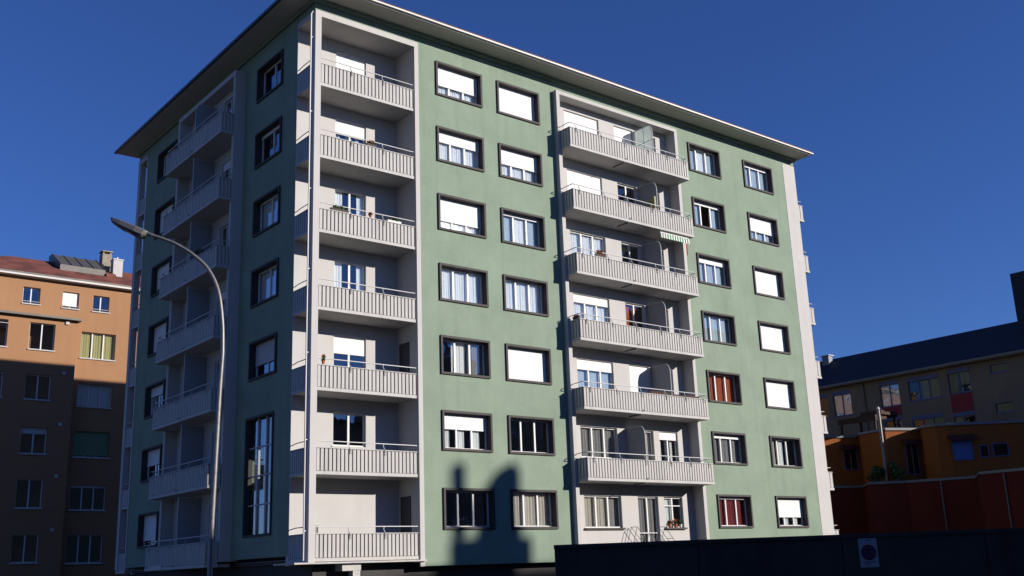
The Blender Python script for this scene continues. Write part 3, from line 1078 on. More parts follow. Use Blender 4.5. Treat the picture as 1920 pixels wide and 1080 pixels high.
# --- projecting loggia on the shaded left face
LY0, LY1, LW = 5.95, 12.03, 0.47
LI0, LI1 = LY0 + 0.19, LY1 - 0.19
MB(FL).box(LY0, LI0, -0.255, LW, L_BOT - 0.05, 20.80).build("block_jamb", WHITE, BLD)
MB(FL).box(LI1, LY1, -0.255, LW, L_BOT - 0.05, 20.80).build("block_jamb", WHITE, BLD)
MB(FL).box(LY0, LY1, -0.255, LW + 0.002, 20.80, 21.005).build("block_lintel", WHITE, BLD)
MB(FL).box(LI0, LI1, -0.06, LW - 0.2, 20.83, 20.99).build("loggia_ceiling", WHITE, BLD)
hl = []
V1, V2 = (7.10, 8.20), (9.75, 10.85)
for n in FLOORS:
    hl.append((V1[0], V1[1], sb(n) + 0.60, sb(n) + 2.37))
    hl.append((V2[0], V2[1], sb(n) + 0.60, sb(n) + 2.37))
wall_sheet(MB(FL), LI0 - 0.003, LI1 + 0.003, L_BOT - 0.03, 20.93, -0.25, -0.05, hl).build("loggia_back_wall", WHITE, BLD)
for n in FLOORS:
    for V in (V1, V2):
        plain_window(FL, V[0], V[1], sb(n) + 0.60, sb(n) + 2.37, -0.05, BLD, 0.2 if n in (6, 4) else 0, 'short' if n % 2 else None, 2, rec=0.11, sill_out=0.03)
    if n >= 1:
        z = sb(n)
        sl = parapet_balcony(FL, LY0 + 0.04, LY1 - 0.04, LW + 0.003, 1.0, z, BLD, sides=(-1, 1), brk=(6.4, 7.9, 9.4, 10.6, 11.6))
        MB(FL).box(LI0 + 0.004, LI1 - 0.004, -0.047, LW + 0.002, z + 0.001, z + 0.112).build("loggia_floor", PANEL, sl)
        MB(FL).tube([(8.9, 1.0, z + 0.09), (8.9, 1.05, z + 0.14), (8.96, 1.06, z + 0.13)], 0.014, 6).build("drain_hook", METAL_D, sl)
        divider(FL, 9.0, -0.045, 0.88, z, BLD, SCREEN, h=2.42 if n == 7 else 2.72, square=n < 7)

# --- rear corner loggia, seen edge on at the far left
MB(FL).box(18.1, 18.4, -0.25, 0.03, L_BOT - 0.1, 20.93).build("corner_post", WHITE, BLD)
MB(FL).box(17.2, 18.4, -0.24, 0.031, 20.93, 21.155).build("loggia_lintel", WHITE, BLD)
MB(FL).box(17.06, 17.2, -0.2, 0.028, L_BOT - 0.1, 20.93).build("loggia_jamb", WHITE, BLD)
MB(FB).box(0.26, 4.5, -0.24, 0.0, 20.93, ZT).build("loggia_lintel", WHITE, BLD)
MB().box(0.27, 4.5, 17.0, 17.19, 0.95, 21.1).build("loggia_back_wall", WHITE, BLD)
MB().box(4.38, 4.52, 17.2, 18.3, 0.95, 21.1).build("loggia_side_wall", WHITE, BLD)
for n in FLOORS:
    z = sb(n)
    sl = MB().box(0.002, 4.37, 17.205, 18.395, z, z + 0.115).build("balcony", PANEL, BLD)
    pa = MB(FL)
    pa.box(17.21, 18.095, -0.09, -0.06, z + 0.116, z + 0.885)
    ribs_u(pa, 17.21, 18.095, -0.0595, -0.006, z + 0.128, z + 0.872)
    pa.build("parapet", PANEL, sl)
    pa = MB(FB)
    pa.box(0.26, 4.36, -0.09, -0.06, z + 0.116, z + 0.885)
    ribs_u(pa, 0.26, 4.36, -0.0595, -0.006, z + 0.128, z + 0.872)
    pa.build("parapet", PANEL, sl)
    MB(FL).tube([(17.2, -0.05, z + 1.13), (18.1, -0.05, z + 1.13)], 0.018, 8).build("handrail", METAL_W, sl)
    MB(FB).tube([(0.25, -0.05, z + 1.13), (4.4, -0.05, z + 1.13)], 0.018, 8).build("handrail", METAL_W, sl)
# --- balconies of the right end face, showing past the white pier
for n in FLOORS:
    z = sb(n)
    parapet_balcony(FE, 0.03, 5.2, 0.003, 0.47, z, BLD, sides=(-1, 1), brk=(0.6, 2.2, 3.8))

# ------------------------------------------------------------------ foliage helper
def leaves(center, rad, count, size, seed, squash=1.0):
    rnd = random.Random(seed)
    vs, fs = [], []
    for _ in range(count):
        d = Vector((rnd.gauss(0, 1), rnd.gauss(0, 1), rnd.gauss(0, 1))).normalized()
        r = rnd.random() ** 0.45
        p = Vector(center) + Vector((d.x * rad[0] * r, d.y * rad[1] * r, d.z * rad[2] * r))
        a = Vector((rnd.gauss(0, 1), rnd.gauss(0, 1), rnd.gauss(0, 1))).normalized()
        b = a.cross(Vector((rnd.gauss(0, 1), rnd.gauss(0, 1), rnd.gauss(0, 1)))).normalized()
        s = size * (0.6 + rnd.random() * 0.8)
        o = len(vs)
        vs += [tuple(p - a * s), tuple(p + b * s * 0.5), tuple(p + a * s), tuple(p - b * s * 0.5)]
        fs.append((o, o + 1, o + 2, o + 3))
    return vs, fs


def potted(name, loc, w, h, label, cat, pot=POT, leaf=LEAF, bloom=None, long=0, lh=0.16, seed=1, xlong=True):
    """flower pot or window box with leaves and blossoms"""
    t = thing(name, label, cat, loc)
    x, y, z = loc
    mb = MB()
    if long:
        a, b = (long / 2, w / 2) if xlong else (w / 2, long / 2)
        vs = [(x - a * .93, y - b * .85, z), (x + a * .93, y - b * .85, z), (x + a * .93, y + b * .85, z), (x - a * .93, y + b * .85, z),
              (x - a, y - b, z + h), (x + a, y - b, z + h), (x + a, y + b, z + h), (x - a, y + b, z + h)]
        mb.add(vs, [(0, 3, 2, 1), (4, 5, 6, 7), (0, 1, 5, 4), (1, 2, 6, 5), (2, 3, 7, 6), (3, 0, 4, 7)])
        mb.box(x - a - 0.008, x + a + 0.008, y - b - 0.008, y + b + 0.008, z + h - 0.02, z + h + 0.003)
    else:
        mb.tube([(x, y, z), (x, y, z + h * 0.82)], [w * 0.36, w * 0.48], 12)
        mb.tube([(x, y, z + h * 0.80), (x, y, z + h)], [w * 0.54, w * 0.55], 12)
    mb.build("pot", pot, t)
    rx, ry = ((long / 2, w / 2 + 0.03) if xlong else (w / 2 + 0.03, long / 2)) if long else (w * 0.6, w * 0.6)
    mb = MB()
    vs, fs = leaves((x, y, z + h + lh * 0.45), (rx, ry, lh * 0.6), int(90 * max(1, long * 3)), 0.045, seed)
    mb.add(vs, fs)
    mb.build("foliage", leaf, t, recalc=False)
    if bloom:
        mb = MB()
        vs, fs = leaves((x, y, z + h + lh * 0.7), (rx, ry, lh * 0.45), int(45 * max(1, long * 3)), 0.04, seed + 50)
        mb.add(vs, fs)
        mb.build("blossom", bloom, t, recalc=False)
    return t


zs = sb(1) + 1.06 + 0.003
potted("flower_pot", (17.62, 0.325, zs), 0.16, 0.15, "terracotta pot with a small red plant at the left end of the ground floor sill", "flower pot", POT, LEAF, FLOWER, seed=2, lh=0.14)
potted("flower_pot", (17.98, 0.325, zs), 0.17, 0.15, "terracotta pot with leafy green plant in the middle of the ground floor sill", "flower pot", POT, LEAF, FLOWER_O, seed=3, lh=0.2)
potted("flower_pot", (18.30, 0.325, zs), 0.14, 0.14, "white pot with a green plant at the right end of the ground floor sill", "flower pot", POT_W, LEAF, None, seed=4, lh=0.22)
CAP = 0.918
potted("flower_pot", (0.52, 0.05, sb(3) + CAP), 0.12, 0.13, "orange flowering pot at the left end of the third floor corner balcony cap", "flower pot", POT, LEAF, FLOWER_O, seed=5, lh=0.2)
potted("flower_box", (2.45, 0.05, sb(6) + CAP), 0.10, 0.10, "dark planter with red flowers on the sixth floor corner balcony cap", "flower box", POT_D, LEAF, FLOWER, long=0.42, seed=6, lh=0.14)
potted("flower_box", (1.12, 0.05, sb(5) + CAP), 0.10, 0.09, "long planter of dark leaves on the fifth floor corner balcony cap", "flower box", POT_D, LEAF, None, long=0.75, seed=7, lh=0.14)
potted("flower_pot", (2.42, 0.05, sb(5) + CAP), 0.11, 0.11, "red clay pot beside the window on the fifth floor corner balcony cap", "flower pot", POT, LEAF, FLOWER, seed=8, lh=0.1)
potted("flower_box", (3.45, 0.05, sb(5) + CAP), 0.09, 0.07, "short planter near the right end of the fifth floor corner balcony cap", "flower box", POT_W, LEAF, None, long=0.6, seed=9, lh=0.09)
potted("flower_box", (13.30, -0.80, sb(5) + CAP), 0.10, 0.09, "planter of dry brown leaves on the fifth floor middle balcony cap", "flower box", POT_D, LEAF_DRY, FLOWER_O, long=0.55, seed=10, lh=0.2)
potted("flower_box", (11.97, -0.55, sb(4) + CAP), 0.10, 0.12, "dark brown planter at the left corner of the fourth floor middle balcony", "flower box", POT_D, LEAF_DRY, None, long=0.4, seed=11, lh=0.05, xlong=False)
potted("flower_box", (-0.95, 8.05, sb(5) + CAP), 0.10, 0.09, "planter of dark leaves on the shaded fifth floor side balcony", "flower box", POT_D, LEAF, None, long=1.3, seed=12, lh=0.2, xlong=False)


def drying_frame(u, label):
    """folded clothes frame of thin dark rods on the ground floor terrace"""
    t = thing("drying_frame", label, "clothes frame", (u, 0.05, sb(1) + 0.12), "clothes frames on the terrace")
    z = sb(1) + 0.12
    for yy in (-0.10, 0.25):
        mb = MB()
        mb.tube([(u - 0.42, yy, z), (u, yy, z + 0.96)], 0.013, 6)
        mb.tube([(u, yy, z + 0.96), (u + 0.92, yy, z)], 0.013, 6)
        mb.build("leg_pair", METAL_D, t)
    MB().tube([(u, -0.10, z + 0.96), (u, 0.25, z + 0.96)], 0.012, 6).build("top_rod", METAL_D, t)
    MB().tube([(u + 0.46, -0.10, z + 0.48), (u + 0.46, 0.25, z + 0.48)], 0.012, 6).build("cross_rod", METAL_D, t)


drying_frame(15.2, "thin dark clothes frame standing before the ground floor balcony door")
drying_frame(16.85, "thin dark clothes frame below the ground floor window with flower pots")
MB().box(MI0, MI1, -MW - 0.1, MD, sb(1) - 0.3, sb(1) + 0.115).build("terrace_floor", PLINTH, BLD)

# ------------------------------------------------------------------ ochre house at the left
YH, YB = 39.5, 38.0
OF = lambda u, w, z: (u, YH - w, z)
OB = lambda u, w, z: (u, YB - w, z)
HOU = thing("apartment_house", "ochre rendered apartment house with red tiled roof beside the green building", "apartment house", (5, 44, GZ))
hm = []
rowsM = [(13.52, 12.0), (10.37, 8.68), (6.91, 5.3), (3.78, 1.98), (0.45, -1.0)]
for x0, x1 in ((0.11, 1.17), (2.59, 3.64), (4.57, 5.65), (8.2, 9.25), (11.2, 12.25)):
    hm.append((x0, x1, 18.50, 19.60))
BIGX = ((3.97, 6.24), (9.4, 11.6))
for x0, x1 in BIGX:
    hm.append((x0, x1, 15.24, 17.02))
    for t, b in rowsM[:4]:
        hm.append((x0, x1, b, t))
wall_sheet(MB(OF), -6.0, 16.0, GZ, 20.22, -0.3, 0.0, hm).build("wall", ORANGE, HOU)
hb = []
rowsB = [(16.93, 15.2), (13.59, 12.0), (10.25, 8.62), (7.06, 5.3), (3.75, 2.05)]
for t, b in rowsB:
    hb.append((0.33, 1.88, b, t))
    hb.append((-2.6, -0.96, b, t))
wall_sheet(MB(OB), -6.0, 3.25, GZ, 17.28, -0.3, 0.0, hb).build("bay_wall", ORANGE, HOU)
MB().box(2.96, 3.25, YB + 0.301, YH - 0.001, GZ, 17.28).build("bay_wall", ORANGE, HOU)
MB().box(-6.0, -5.7, YB + 0.301, YH - 0.001, GZ, 17.28).build("bay_wall", ORANGE, HOU)
MB().prism([(YB - 0.35, 17.28), (YB - 0.35, 17.42), (YH - 0.01, 17.62), (YH - 0.01, 17.29)], 0, -6.2, 3.42).build("bay_roof", SLATE_METAL, HOU)
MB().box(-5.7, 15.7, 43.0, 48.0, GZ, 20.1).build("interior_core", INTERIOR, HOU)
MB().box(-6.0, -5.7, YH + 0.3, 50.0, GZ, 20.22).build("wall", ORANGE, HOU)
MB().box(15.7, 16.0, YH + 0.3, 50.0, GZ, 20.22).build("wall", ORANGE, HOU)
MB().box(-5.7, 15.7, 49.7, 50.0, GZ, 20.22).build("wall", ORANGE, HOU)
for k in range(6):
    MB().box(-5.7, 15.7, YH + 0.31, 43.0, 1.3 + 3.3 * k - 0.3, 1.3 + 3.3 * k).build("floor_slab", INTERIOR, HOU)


def house_window(xf, x0, x1, z0, z1, lights, parent, **kw):
    return plain_window(xf, x0, x1, z0, z1, 0.0, parent, lights=lights, rec=0.2, sillm=WHITE, sill_out=0.08, **kw)


for k, (x0, x1) in enumerate(((0.11, 1.17), (2.59, 3.64), (4.57, 5.65), (8.2, 9.25), (11.2, 12.25))):
    w = house_window(OF, x0, x1, 18.50, 19.60, 2, HOU, shut=0.86 if k == 1 else 0)
    MB(OF).tube([(x0 + 0.005, -0.05, 18.66), (x1 - 0.005, -0.05, 18.66)], 0.02, 6).build("guard_rail", METAL_W, w)
for x0, x1 in BIGX:
    house_window(OF, x0, x1, 15.24, 17.02, 3, HOU, cur='yellow' if x0 < 5 else None)
    for k, (t, b) in enumerate(rowsM[:4]):
        house_window(OF, x0, x1, b, t, 3, HOU, shut=(0, 0.92, 0.12, 0)[k], shutm=SHUT_GREEN if k == 1 else SHUT_GREY, cur=('sheer', None, None, None)[k])
for k, (t, b) in enumerate(rowsB):
    house_window(OB, 0.33, 1.88, b, t, 2, HOU, shut=(0, 0, 0.24, 0, 0)[k], shutm=SHUT_GREY)
    w = house_window(OB, -2.6, -0.96, b, t, 2, HOU)
    MB(OB).tube([(-2.6, 0.02, b + 1.5), (-0.97, 0.02, b + 1.5)], 0.025, 6).build("guard_rail", METAL_W, w)
for z in (17.0, 13.69, 10.42, 7.16, 3.89):
    MB(OB).box(2.48, 2.70, 0.0, 0.1, z, z + 0.2).build("wall_lamp_box", WHITE, HOU)
# eaves, gutter, roof
MB().box(-6.5, 16.5, YH - 0.35, 50.4, 20.22, 20.30).build("eaves", WHITE, HOU)
MB(OF).box(-6.55, 16.55, 0.352, 0.46, 20.235, 20.345).build("gutter", GUTTER_W, HOU)
rf = MB()
zr0, zr1 = 20.32, 22.84
rv = [(-6.6, YH - 0.42, zr0), (16.6, YH - 0.42, zr0), (16.6, 50.5, zr0), (-6.6, 50.5, zr0), (0.2, 44.6, zr1 + 0.17), (11, 44.6, zr1 + 0.17)]
rf.add(rv, [(0, 3, 2, 1), (0, 1, 5, 4), (1, 2, 5), (2, 3, 4, 5), (3, 0, 4)])
hr = rf.build("roof", RED_TILE, HOU)
MB(OF).box(-6.58, 16.58, 0.30, 0.43, 20.346, 20.48).build("eaves_flashing", SLATE_METAL, HOU)
# metal clad dormer
dm = MB()
dm.prism([(42.2, 21.75), (42.2, 22.25), (44.5, 23.55), (45.2, 23.55), (45.2, 21.75)], 0, 3.0, 6.1)
dorm = dm.build("dormer", SLATE_METAL, HOU)
for k in range(5):
    xx = 3.03 + k * 0.76
    dm2 = MB()
    dm2.tube([(xx, 42.18, 22.27), (xx, 44.5, 23.57)], 0.035, 6)
    dm2.build("standing_seam", SLATE_METAL, dorm)
MB().prism([(42.0, 21.65), (42.0, 21.95), (43.9, 22.75), (43.9, 21.65)], 0, 6.12, 6.8).build("roof_hatch", RED_TILE, HOU)
ch = MB().box(6.35, 7.02, 43.9, 44.6, 22.0, 24.0).build("chimney", CHIM_OLD, HOU)
mb = MB()
for q in range(2):
    for r in range(2):
        mb.box(6.38 + q * 0.5, 6.48 + q * 0.5, 43.93 + r * 0.5, 44.03 + r * 0.5, 24.001, 24.16)
mb.box(6.30, 7.07, 43.85, 44.65, 24.161, 24.24)
mb.build("chimney_cap", CHIM_OLD, ch)
ch = MB().box(6.75, 7.42, 42.6, 43.2, 21.3, 23.28).build("chimney", WHITE, HOU)
mb = MB().box(6.70, 7.47, 42.55, 43.25, 23.281, 23.34)
mb.tube([(7.08, 42.9, 23.34), (7.08, 42.9, 23.55)], 0.07, 8)
mb.build("chimney_cap", GUTTER_W, ch)

# ------------------------------------------------------------------ tan school-like building at the right
XC = 50.0
CF = lambda u, w, z: (XC - w, u, z)
TAN = thing("tan_building", "tan rendered building with dark slate roof and blue framed windows at right", "building", (55, 8, GZ))
cw = []
WN = [(11.9, 13.4, 10.6, 12.4), (13.9, 15.4, 10.6, 12.4), (8.0, 9.5, 10.75, 12.5), (5.0, 7.28, 10.85, 12.45), (2.8, 4.33, 10.92, 12.55), (0.16, 1.35, 11.85, 12.38),
      (0.18, 1.35, 9.24, 9.85), (8.1, 9.4, 8.3, 10.0), (5.0, 7.3, 8.2, 9.8), (2.8, 4.3, 8.2, 9.62)]
wall_sheet(MB(CF), -2.4, 28.0, GZ, 12.75, -0.3, 0.0, WN).build("wall", CREAM, TAN)
MB().box(50.3, 62.0, -2.4, -2.1, GZ, 12.75).build("wall", CREAM, TAN)
MB().box(50.3, 62.0, 27.7, 28.0, GZ, 12.75).build("wall", CREAM, TAN)
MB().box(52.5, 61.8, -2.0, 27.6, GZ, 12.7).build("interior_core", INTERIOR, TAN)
for k, (a, b, c, d) in enumerate(WN):
    w = plain_window(CF, a, b, c, d, 0.0, TAN, lights=3 if b - a > 2 else (2 if d - c > 1 else 1), sash=BLUE_FR, glass=GLASS_DK if k not in (0, 2) else GLASS, rec=0.12, sillm=BLUE_FR, sill_out=0.03,
                     cur='sheer' if k in (0, 2) else ('patch' if k in (3, 4) else None))
    if d - c > 1:
        MB(CF).box(a, b, -0.13, 0.02, d - 0.26, d + 0.02).build("blind_box", BLUE_FR, w)
MB(CF).box(3.5, 3.95, -0.20, -0.18, 11.1, 12.1).build("blue_blind", BLUE_BL, TAN)
for a, b, c, d in ((8.02, 9.45, 10.06, 10.68), (2.8, 4.3, 9.66, 10.86)):
    MB(CF).box(a, b, 0.0, 0.03, c, d).build("red_panel", RED_P, TAN)
MB(CF).tube([(10.74, 0.06, 12.7), (10.74, 0.06, -0.9)], 0.05, 8).build("downpipe", SLATE_METAL, TAN)
MB(CF).box(-2.6, 28.4, -0.3, 0.5, 12.70, 12.80).build("eaves", CREAM, TAN)
MB(CF).box(-2.65, 28.5, 0.50, 0.60, 12.78, 12.90).build("gutter", COPING, TAN)
rf = MB()
rf.prism([(49.45, 12.80), (49.45, 12.92), (53.2, 15.55), (62.5, 13.0), (62.5, 12.80)], 1, -2.7, 28.5)
rf.build("roof", SLATE, TAN)
MB().box(52.6, 55.0, -2.5, 0.28, 14.2, 18.7).build("roof_tower", SLATE, TAN)
vent = MB().box(52.4, 52.9, 15.0, 15.6, 15.0, 15.72).build("roof_vent", COPING, TAN)
MB().box(52.3, 53.0, 14.9, 15.7, 15.721, 15.78).build("vent_cap", GUTTER_W, vent)

# ------------------------------------------------------------------ orange terraced house on its red retaining wall
TER = thing("terrace_house", "low flat roofed orange house with saw-tooth front below the tan building", "house", (45, 4, 4.78))
path = [(37.0, 10.45), (41.44, 8.61), (43.8, 7.63), (42.6, 6.7), (41.98, 4.51), (44.26, 3.52), (43.4, 2.9), (43.3, 2.5), (43.4, 1.95), (43.74, 1.4), (47.2, -1.65), (48.6, -3.0)]
fl = MB()
fl.prism(path + [(49.2, -3.0), (49.2, 14.0), (37.0, 14.0)], 2, 4.785, 8.1)
fl.build("wall", TERRA, TER)
for i in range(len(path) - 1):
    pa_, pb_ = Vector(path[i]), Vector(path[i + 1])
    d_ = (pb_ - pa_).normalized()
    n_ = Vector((d_.y, -d_.x))
    if n_.x > 0:
        n_ = -n_
    q = [pa_ + n_ * 0.1 - d_ * 0.04, pb_ + n_ * 0.1 + d_ * 0.04, pb_ - n_ * 0.25, pa_ - n_ * 0.25]
    zt = 8.24 + 0.002 * i
    cp = MB()
    cp.add([(p.x, p.y, 8.101) for p in q] + [(p.x, p.y, zt) for p in q], [(0, 3, 2, 1), (4, 5, 6, 7), (0, 1, 5, 4), (1, 2, 6, 5), (2, 3, 7, 6), (3, 0, 4, 7)])
    cp.build("coping", COPING, TER)


def facet(P, Q):
    P, Q = Vector(P), Vector(Q)
    d = (Q - P).normalized()
    n = Vector((d.y, -d.x))
    return lambda u, w, z: (P.x + d.x * u + n.x * w, P.y + d.y * u + n.y * w, z)


def terr_window(xf, a, b, c, d, m=GLASS_DK, lights=2, awning=True):
    w = MB(xf).ring(a, b, 0.0, 0.06, c, d, 0.06).build("window", BLUE_FR, TER)
    iw = (b - a) / lights
    for k in range(lights):
        MB(xf).box(a + k * iw + 0.05, a + (k + 1) * iw - 0.03, 0.004, 0.02, c + 0.05, d - 0.05).build("pane" if m is GLASS_DK else "blind", m, w)
    if lights > 1:
        MB(xf).box((a + b) / 2 - 0.03, (a + b) / 2 + 0.03, 0.021, 0.05, c + 0.06, d - 0.06).build("mullion", COPING, w)
    if awning:
        MB(xf).prism([(0.0, d + 0.25), (0.45, d + 0.05), (0.45, d - 0.12), (0.0, d + 0.0)], 0, a - 0.2, b + 0.2).build("window_hood", HOOD, w)


F1 = facet((41.44, 8.61), (43.8, 7.63))
F2 = facet((41.98, 4.51), (44.26, 3.52))
F3 = facet((43.74, 1.4), (47.2, -1.65))
terr_window(F1, 1.27, 2.3, 6.04, 7.4)
terr_window(F2, 1.25, 2.15, 5.37, 7.3)
terr_window(F3, 0.12, 1.33, 5.99, 7.28, BLUE_BL, 1)
terr_window(F3, 1.70, 2.25, 6.09, 6.87, GLASS_DK, 1, False)
terr_window(F3, 2.48, 3.43, 6.13, 6.94, GLASS_DK, 1, False)
RET = thing("retaining_wall", "dark red rendered retaining wall with grey coping under the orange house", "wall", (42.5, 4, GZ))
rp = [(34.0, 10.6), (42.17, 6.65), (40.15, 4.86), (41.71, 3.33), (43.19, -0.28), (40.62, -1.82), (40.74, -4.03), (41.0, -9.0)]
MB().prism(rp + [(49.0, -9.0), (49.0, 14.0), (34.0, 14.0)], 2, GZ, 4.78).build("wall", RED_WALL, RET)
for i in range(len(rp) - 1):
    pa_, pb_ = Vector(rp[i]), Vector(rp[i + 1])
    d_ = (pb_ - pa_).normalized()
    n_ = Vector((d_.y, -d_.x))
    q = [pa_ + n_ * 0.06, pb_ + n_ * 0.06, pb_ - n_ * 0.2, pa_ - n_ * 0.2]
    zt = 4.93 + 0.002 * i
    cp = MB()
    cp.add([(p.x, p.y, 4.79) for p in q] + [(p.x, p.y, zt) for p in q], [(0, 3, 2, 1), (4, 5, 6, 7), (0, 1, 5, 4), (1, 2, 6, 5), (2, 3, 7, 6), (3, 0, 4, 7)])
    cp.build("coping", COPING, RET)
for x, y in ((42.35, 1.5), (40.66, -3.2)):
    MB().tube([(x - 0.05, y, 4.75), (x - 0.05, y, GZ)], 0.035, 8).build("downpipe", COPING, RET)
# timber canopy on the terrace roof
PG = thing("pergola", "dark timber canopy on the flat roof of the orange house", "pergola", (44.2, 7.2, 8.1))
MB().prism([(43.0, 8.95), (43.0, 9.32), (45.6, 9.55), (45.6, 9.3)], 1, 5.7, 8.5).build("canopy", DARKWOOD, PG)
MB().box(43.4, 45.2, 5.5, 7.0, 9.35, 9.62).build("rolled_cover", DARKWOOD, PG)
for yy in (5.85, 8.35):
    for xx in (43.15, 45.4):
        MB().box(xx - 0.06, xx + 0.06, yy - 0.06, yy + 0.06, 8.101, 8.96 if xx < 44 else 9.31).build("post", DARKWOOD, PG)
PL = thing("flue_pipe", "tall slim pale metal flue pipe in front of the orange house", "flue pipe", (41.9, 4.9, 4.78))
MB().tube([(41.65, 4.6, 4.79), (41.65, 4.6, 9.40)], 0.10, 12).build("pipe", GALV, PL)
MB().tube([(41.65, 4.6, 9.40), (41.65, 4.6, 9.55)], [0.14, 0.06], 12).build("cap", GUTTER_W, PL)


def ball_shrub(x, y, z, r, label, seed):
    t = thing("potted_shrub", label, "shrub", (x, y, z), "round shrubs on the terrace")
    MB().tube([(x, y, z), (x, y, z + 0.35)], [0.2, 0.27], 12).build("pot", POT_D, t)
    MB().tube([(x, y, z + 0.3), (x + 0.02, y, z + 0.9)], 0.03, 6).build("stem", DARKWOOD, t)
    mb = MB()
    rnd = random.Random(seed)
    for _ in range(7):
        c = (x + rnd.uniform(-.35, .35), y + rnd.uniform(-.45, .45), z + 0.75 + rnd.uniform(-.35, .5))
        q = r * rnd.uniform(.4, .75)
        mb.add(*leaves(c, (q, q, q * .8), 170, 0.08, rnd.randint(0, 9999)))
    mb.build("foliage", LEAF, t, recalc=False)


ball_shrub(41.2, 5.1, 4.79, 0.5, "round dark shrub standing left of the pale flue pipe", 31)
ball_shrub(42.0, 4.0, 4.79, 0.5, "round dark shrub standing right of the pale flue pipe", 32)

# ------------------------------------------------------------------ dark wall, sign
FH = Vector((0.6311, 0.7757, 0))
RH = Vector((0.7757, -0.6311, 0))
CB = Vector((-17.0689, -32.0735, 0))


def WF(u, w, z):
    p = CB + FH * (19.0 - w) + RH * u
    return (p.x, p.y, z)


BW = thing("boundary_wall", "long dark concrete boundary wall along the bottom right", "wall", WF(8, -0.1, GZ))
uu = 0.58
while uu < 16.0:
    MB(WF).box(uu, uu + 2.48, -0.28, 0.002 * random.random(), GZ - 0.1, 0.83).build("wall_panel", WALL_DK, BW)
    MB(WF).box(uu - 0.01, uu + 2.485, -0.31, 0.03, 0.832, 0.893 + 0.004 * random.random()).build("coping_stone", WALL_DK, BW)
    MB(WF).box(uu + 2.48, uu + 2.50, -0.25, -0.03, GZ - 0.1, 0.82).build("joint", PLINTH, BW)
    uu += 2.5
SG = thing("parking_sign", "white rectangular no parking sign with blue disc on the dark wall", "sign", WF(6.015, 0.02, 0.33))
MB(WF).box(5.860, 6.180, 0.002, 0.014, 0.325, 0.815).build("plate", SIGN_W, SG)


def disc(mb, u, z, r, w0, w1, n=32):
    mb.prism([(u + r * math.cos(2 * math.pi * k / n), z + r * math.sin(2 * math.pi * k / n)) for k in range(n)], 1, w0, w1)


mb = MB(WF)
disc(mb, 6.020, 0.575, 0.132, 0.0145, 0.017)
mb.build("red_ring", SIGN_R, SG)
mb = MB(WF)
disc(mb, 6.020, 0.575, 0.106, 0.0175, 0.0195)
mb.build("blue_disc", SIGN_B, SG)
mb = MB(WF)
q = 0.1
t_ = 0.011
mb.prism([(6.020 - q * .7 - t_, 0.575 + q * .7 - t_), (6.020 + q * .7 - t_, 0.575 - q * .7 - t_), (6.020 + q * .7 + t_, 0.575 - q * .7 + t_), (6.020 - q * .7 + t_, 0.575 + q * .7 + t_)], 1, 0.020, 0.022)
mb.build("red_bar", SIGN_R, SG)
for a, b, zz in ((5.975, 6.075, 0.775), (5.935, 6.115, 0.412), (5.915, 6.045, 0.378)):
    MB(WF).box(a, b, 0.0145, 0.016, zz, zz + 0.012).build("text_line", SIGN_K, SG)
# small pale plate low on the side street
PT = thing("house_plate", "small pale plate fixed low at the foot of the shaded facade", "plate", (-0.55, 10.8, 1.0))
MB(FL).box(10.1, 11.5, 1.003, 1.02, 1.04, 1.2).build("plate", SIGN_W, PT)

# ------------------------------------------------------------------ street lamp


def LP(u, v, d=20.0):
    """point of the lamp: u metres to the right and v up, in the vertical plane of its arm"""
    p = Vector((-8.88, -12.96, 0)) + RH * u
    return (p.x, p.y, v)


LAMP = thing("street_lamp", "tall curved metal street lamp with flat grey head before the shaded facade", "street lamp", LP(0, GZ))
prof = [(0, GZ), (-0.005, 0.59), (0.0, 1.45), (0.02, 2.52), (0.05, 3.93), (0.075, 4.6), (0.078, 4.87), (0.05, 5.40), (-0.05, 6.0), (-0.26, 6.44), (-0.57, 6.75), (-0.91, 6.98), (-1.25, 7.13), (-1.52, 7.23)]
# smooth the arm with a Catmull-Rom pass
pp_ = []
for i in range(len(prof) - 1):
    p0 = prof[max(i - 1, 0)]
    p1, p2 = prof[i], prof[i + 1]
    p3 = prof[min(i + 2, len(prof) - 1)]
    for k in range(5):
        t = k / 5
        f = lambda a, b, c, d: 0.5 * (2 * b + (c - a) * t + (2 * a - 5 * b + 4 * c - d) * t * t + (3 * b - a - 3 * c + d) * t ** 3)
        pp_.append((f(p0[0], p1[0], p2[0], p3[0]), f(p0[1], p1[1], p2[1], p3[1])))
pp_.append(prof[-1])
rad = [0.047 - 0.018 * (i / (len(pp_) - 1)) for i in range(len(pp_))]
MB().tube([LP(a, b) for a, b in pp_], rad, 14).build("pole", GALV, LAMP)
MB().tube([LP(0, GZ), LP(0, GZ + 0.35)], 0.085, 14).build("base_sleeve", GALV, LAMP)
MB().tube([LP(-1.40, 7.18), LP(-1.60, 7.27)], 0.042, 12).build("collar", LAMPGREY, LAMP)
# flat tapered head, tilted up along the arm
A = Vector(LP(-1.50, 7.22))
D = (Vector(LP(-2.21, 7.55)) - Vector(LP(-1.50, 7.22)))
Ln = D.length
D.normalize()
S = FH.copy()
U = D.cross(S).normalized()
if U.z < 0:
    U = -U


def hd(a, s, h):
    return tuple(A + D * a + S * s + U * h)


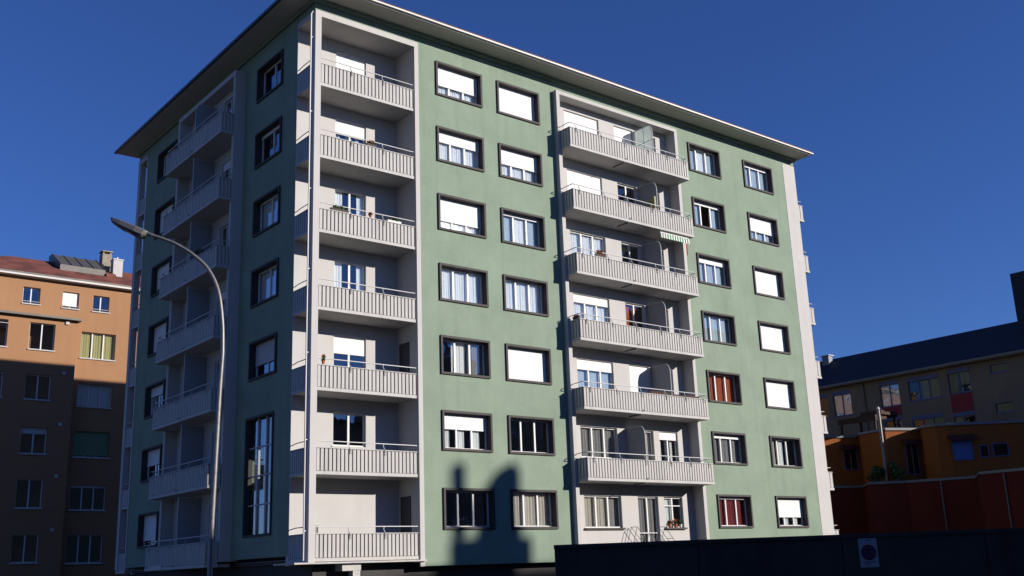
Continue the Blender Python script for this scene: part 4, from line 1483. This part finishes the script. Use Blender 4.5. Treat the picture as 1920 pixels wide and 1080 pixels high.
mb = MB()
secs = [(0.0, 0.06, -0.055, 0.045), (0.06, 0.12, -0.12, 0.05), (0.22, 0.17, -0.13, 0.05), (0.55, 0.18, -0.11, 0.04), (0.72, 0.16, -0.08, 0.025), (0.78, 0.13, -0.03, 0.012)]
vs, fs = [], []
for a, s, lo, hi in secs:
    vs += [hd(a, -s, lo * 0.6), hd(a, -s * 0.75, lo), hd(a, s * 0.75, lo), hd(a, s, lo * 0.6), hd(a, s, hi * 0.3), hd(a, s * 0.55, hi), hd(a, -s * 0.55, hi), hd(a, -s, hi * 0.3)]
for i in range(len(secs) - 1):
    for j in range(8):
        fs.append((i * 8 + j, i * 8 + (j + 1) % 8, (i + 1) * 8 + (j + 1) % 8, (i + 1) * 8 + j))
fs += [tuple(range(8)), tuple(range((len(secs) - 1) * 8, len(secs) * 8))]
mb.add(vs, fs)
hdm = mb.build("lamp_head", LAMPGREY, LAMP)
mb = MB()
mb.add([hd(0.25, -0.12, -0.134), hd(0.25, 0.12, -0.134), hd(0.68, 0.11, -0.094), hd(0.68, -0.11, -0.094),
        hd(0.25, -0.12, -0.10), hd(0.25, 0.12, -0.10), hd(0.68, 0.11, -0.06), hd(0.68, -0.11, -0.06)],
       [(0, 1, 2, 3), (4, 7, 6, 5), (0, 4, 5, 1), (1, 5, 6, 2), (2, 6, 7, 3), (3, 7, 4, 0)])
mb.build("lens", LENS, hdm)

# ------------------------------------------------------------------ blocks across the street, behind the viewer (they shade the street)
NF = lambda y: (lambda u, w, z: (u, y + w, z))


def street_block(name, label, x0, x1, y0, y1, top, pitch=3.6):
    t = thing(name, label, "apartment block", ((x0 + x1) / 2, (y0 + y1) / 2, GZ))
    xf = NF(y1)
    MB().box(x0, x1, y0, y1, GZ, top - 0.3).build("wall", BLOCK, t)
    MB().box(x0 - 0.3, x1 + 0.3, y0 - 0.3, y1 + 0.3, top - 0.3, top).build("roof", SLATE, t)
    n = int((x1 - x0 - 2) / pitch)
    fl = int((top - 1.0) / 3.1)
    frm = pan = None
    for i in range(n):
        for k in range(fl):
            cx, cz = x0 + 2 + i * pitch, 0.6 + k * 3.1
            if frm is None:
                frm = MB(xf).ring(cx, cx + 1.5, 0.0, 0.06, cz, cz + 1.6, 0.08).build("window", SASH, t)
                pan = MB(xf).box(cx + 0.08, cx + 1.42, 0.003, 0.02, cz + 0.08, cz + 1.52).build("pane", GLASS_DK, frm)
                org = (cx, cz)
            else:
                f2 = frm.copy()
                COL.objects.link(f2)
                f2.location = frm.location + Vector((cx - org[0], 0, cz - org[1]))
                p2 = pan.copy()
                COL.objects.link(p2)
                p2.parent = f2
    return t


street_block("street_block", "plain grey apartment block across the street, outside the picture", -30.0, 33.0, -56.0, -44.3, 13.5)
QB = street_block("street_block", "taller grey apartment block across the street with a lift house on its roof", 37.4, 64.0, -58.0, -46.3, 18.65)
street_block("street_block", "tallest grey apartment block across the street, far to the right outside the picture", 75.0, 104.0, -58.0, -46.3, 26.8)
# roof structures whose shadow falls on the green facade
dxq, dzq, yq = 0.708 * 47.0 + 0.2, 0.39 * 47.0, -47.0
poly = [(5.8, -0.4), (5.8, 1.75), (7.05, 1.75), (7.1, 3.0), (7.25, 3.45), (8.05, 4.36), (8.6, 4.58), (8.9, 4.3), (8.9, 1.78), (9.37, 1.78), (9.37, -0.4)]
MB().prism([(a + dxq, b + dzq) for a, b in poly], 1, yq - 0.5, yq).build("lift_house", BLOCK, QB)
MB().box(5.92 + dxq, 6.30 + dxq, yq - 0.5, yq - 0.02, 1.9 + dzq, 4.45 + dzq).build("chimney", BLOCK, QB)
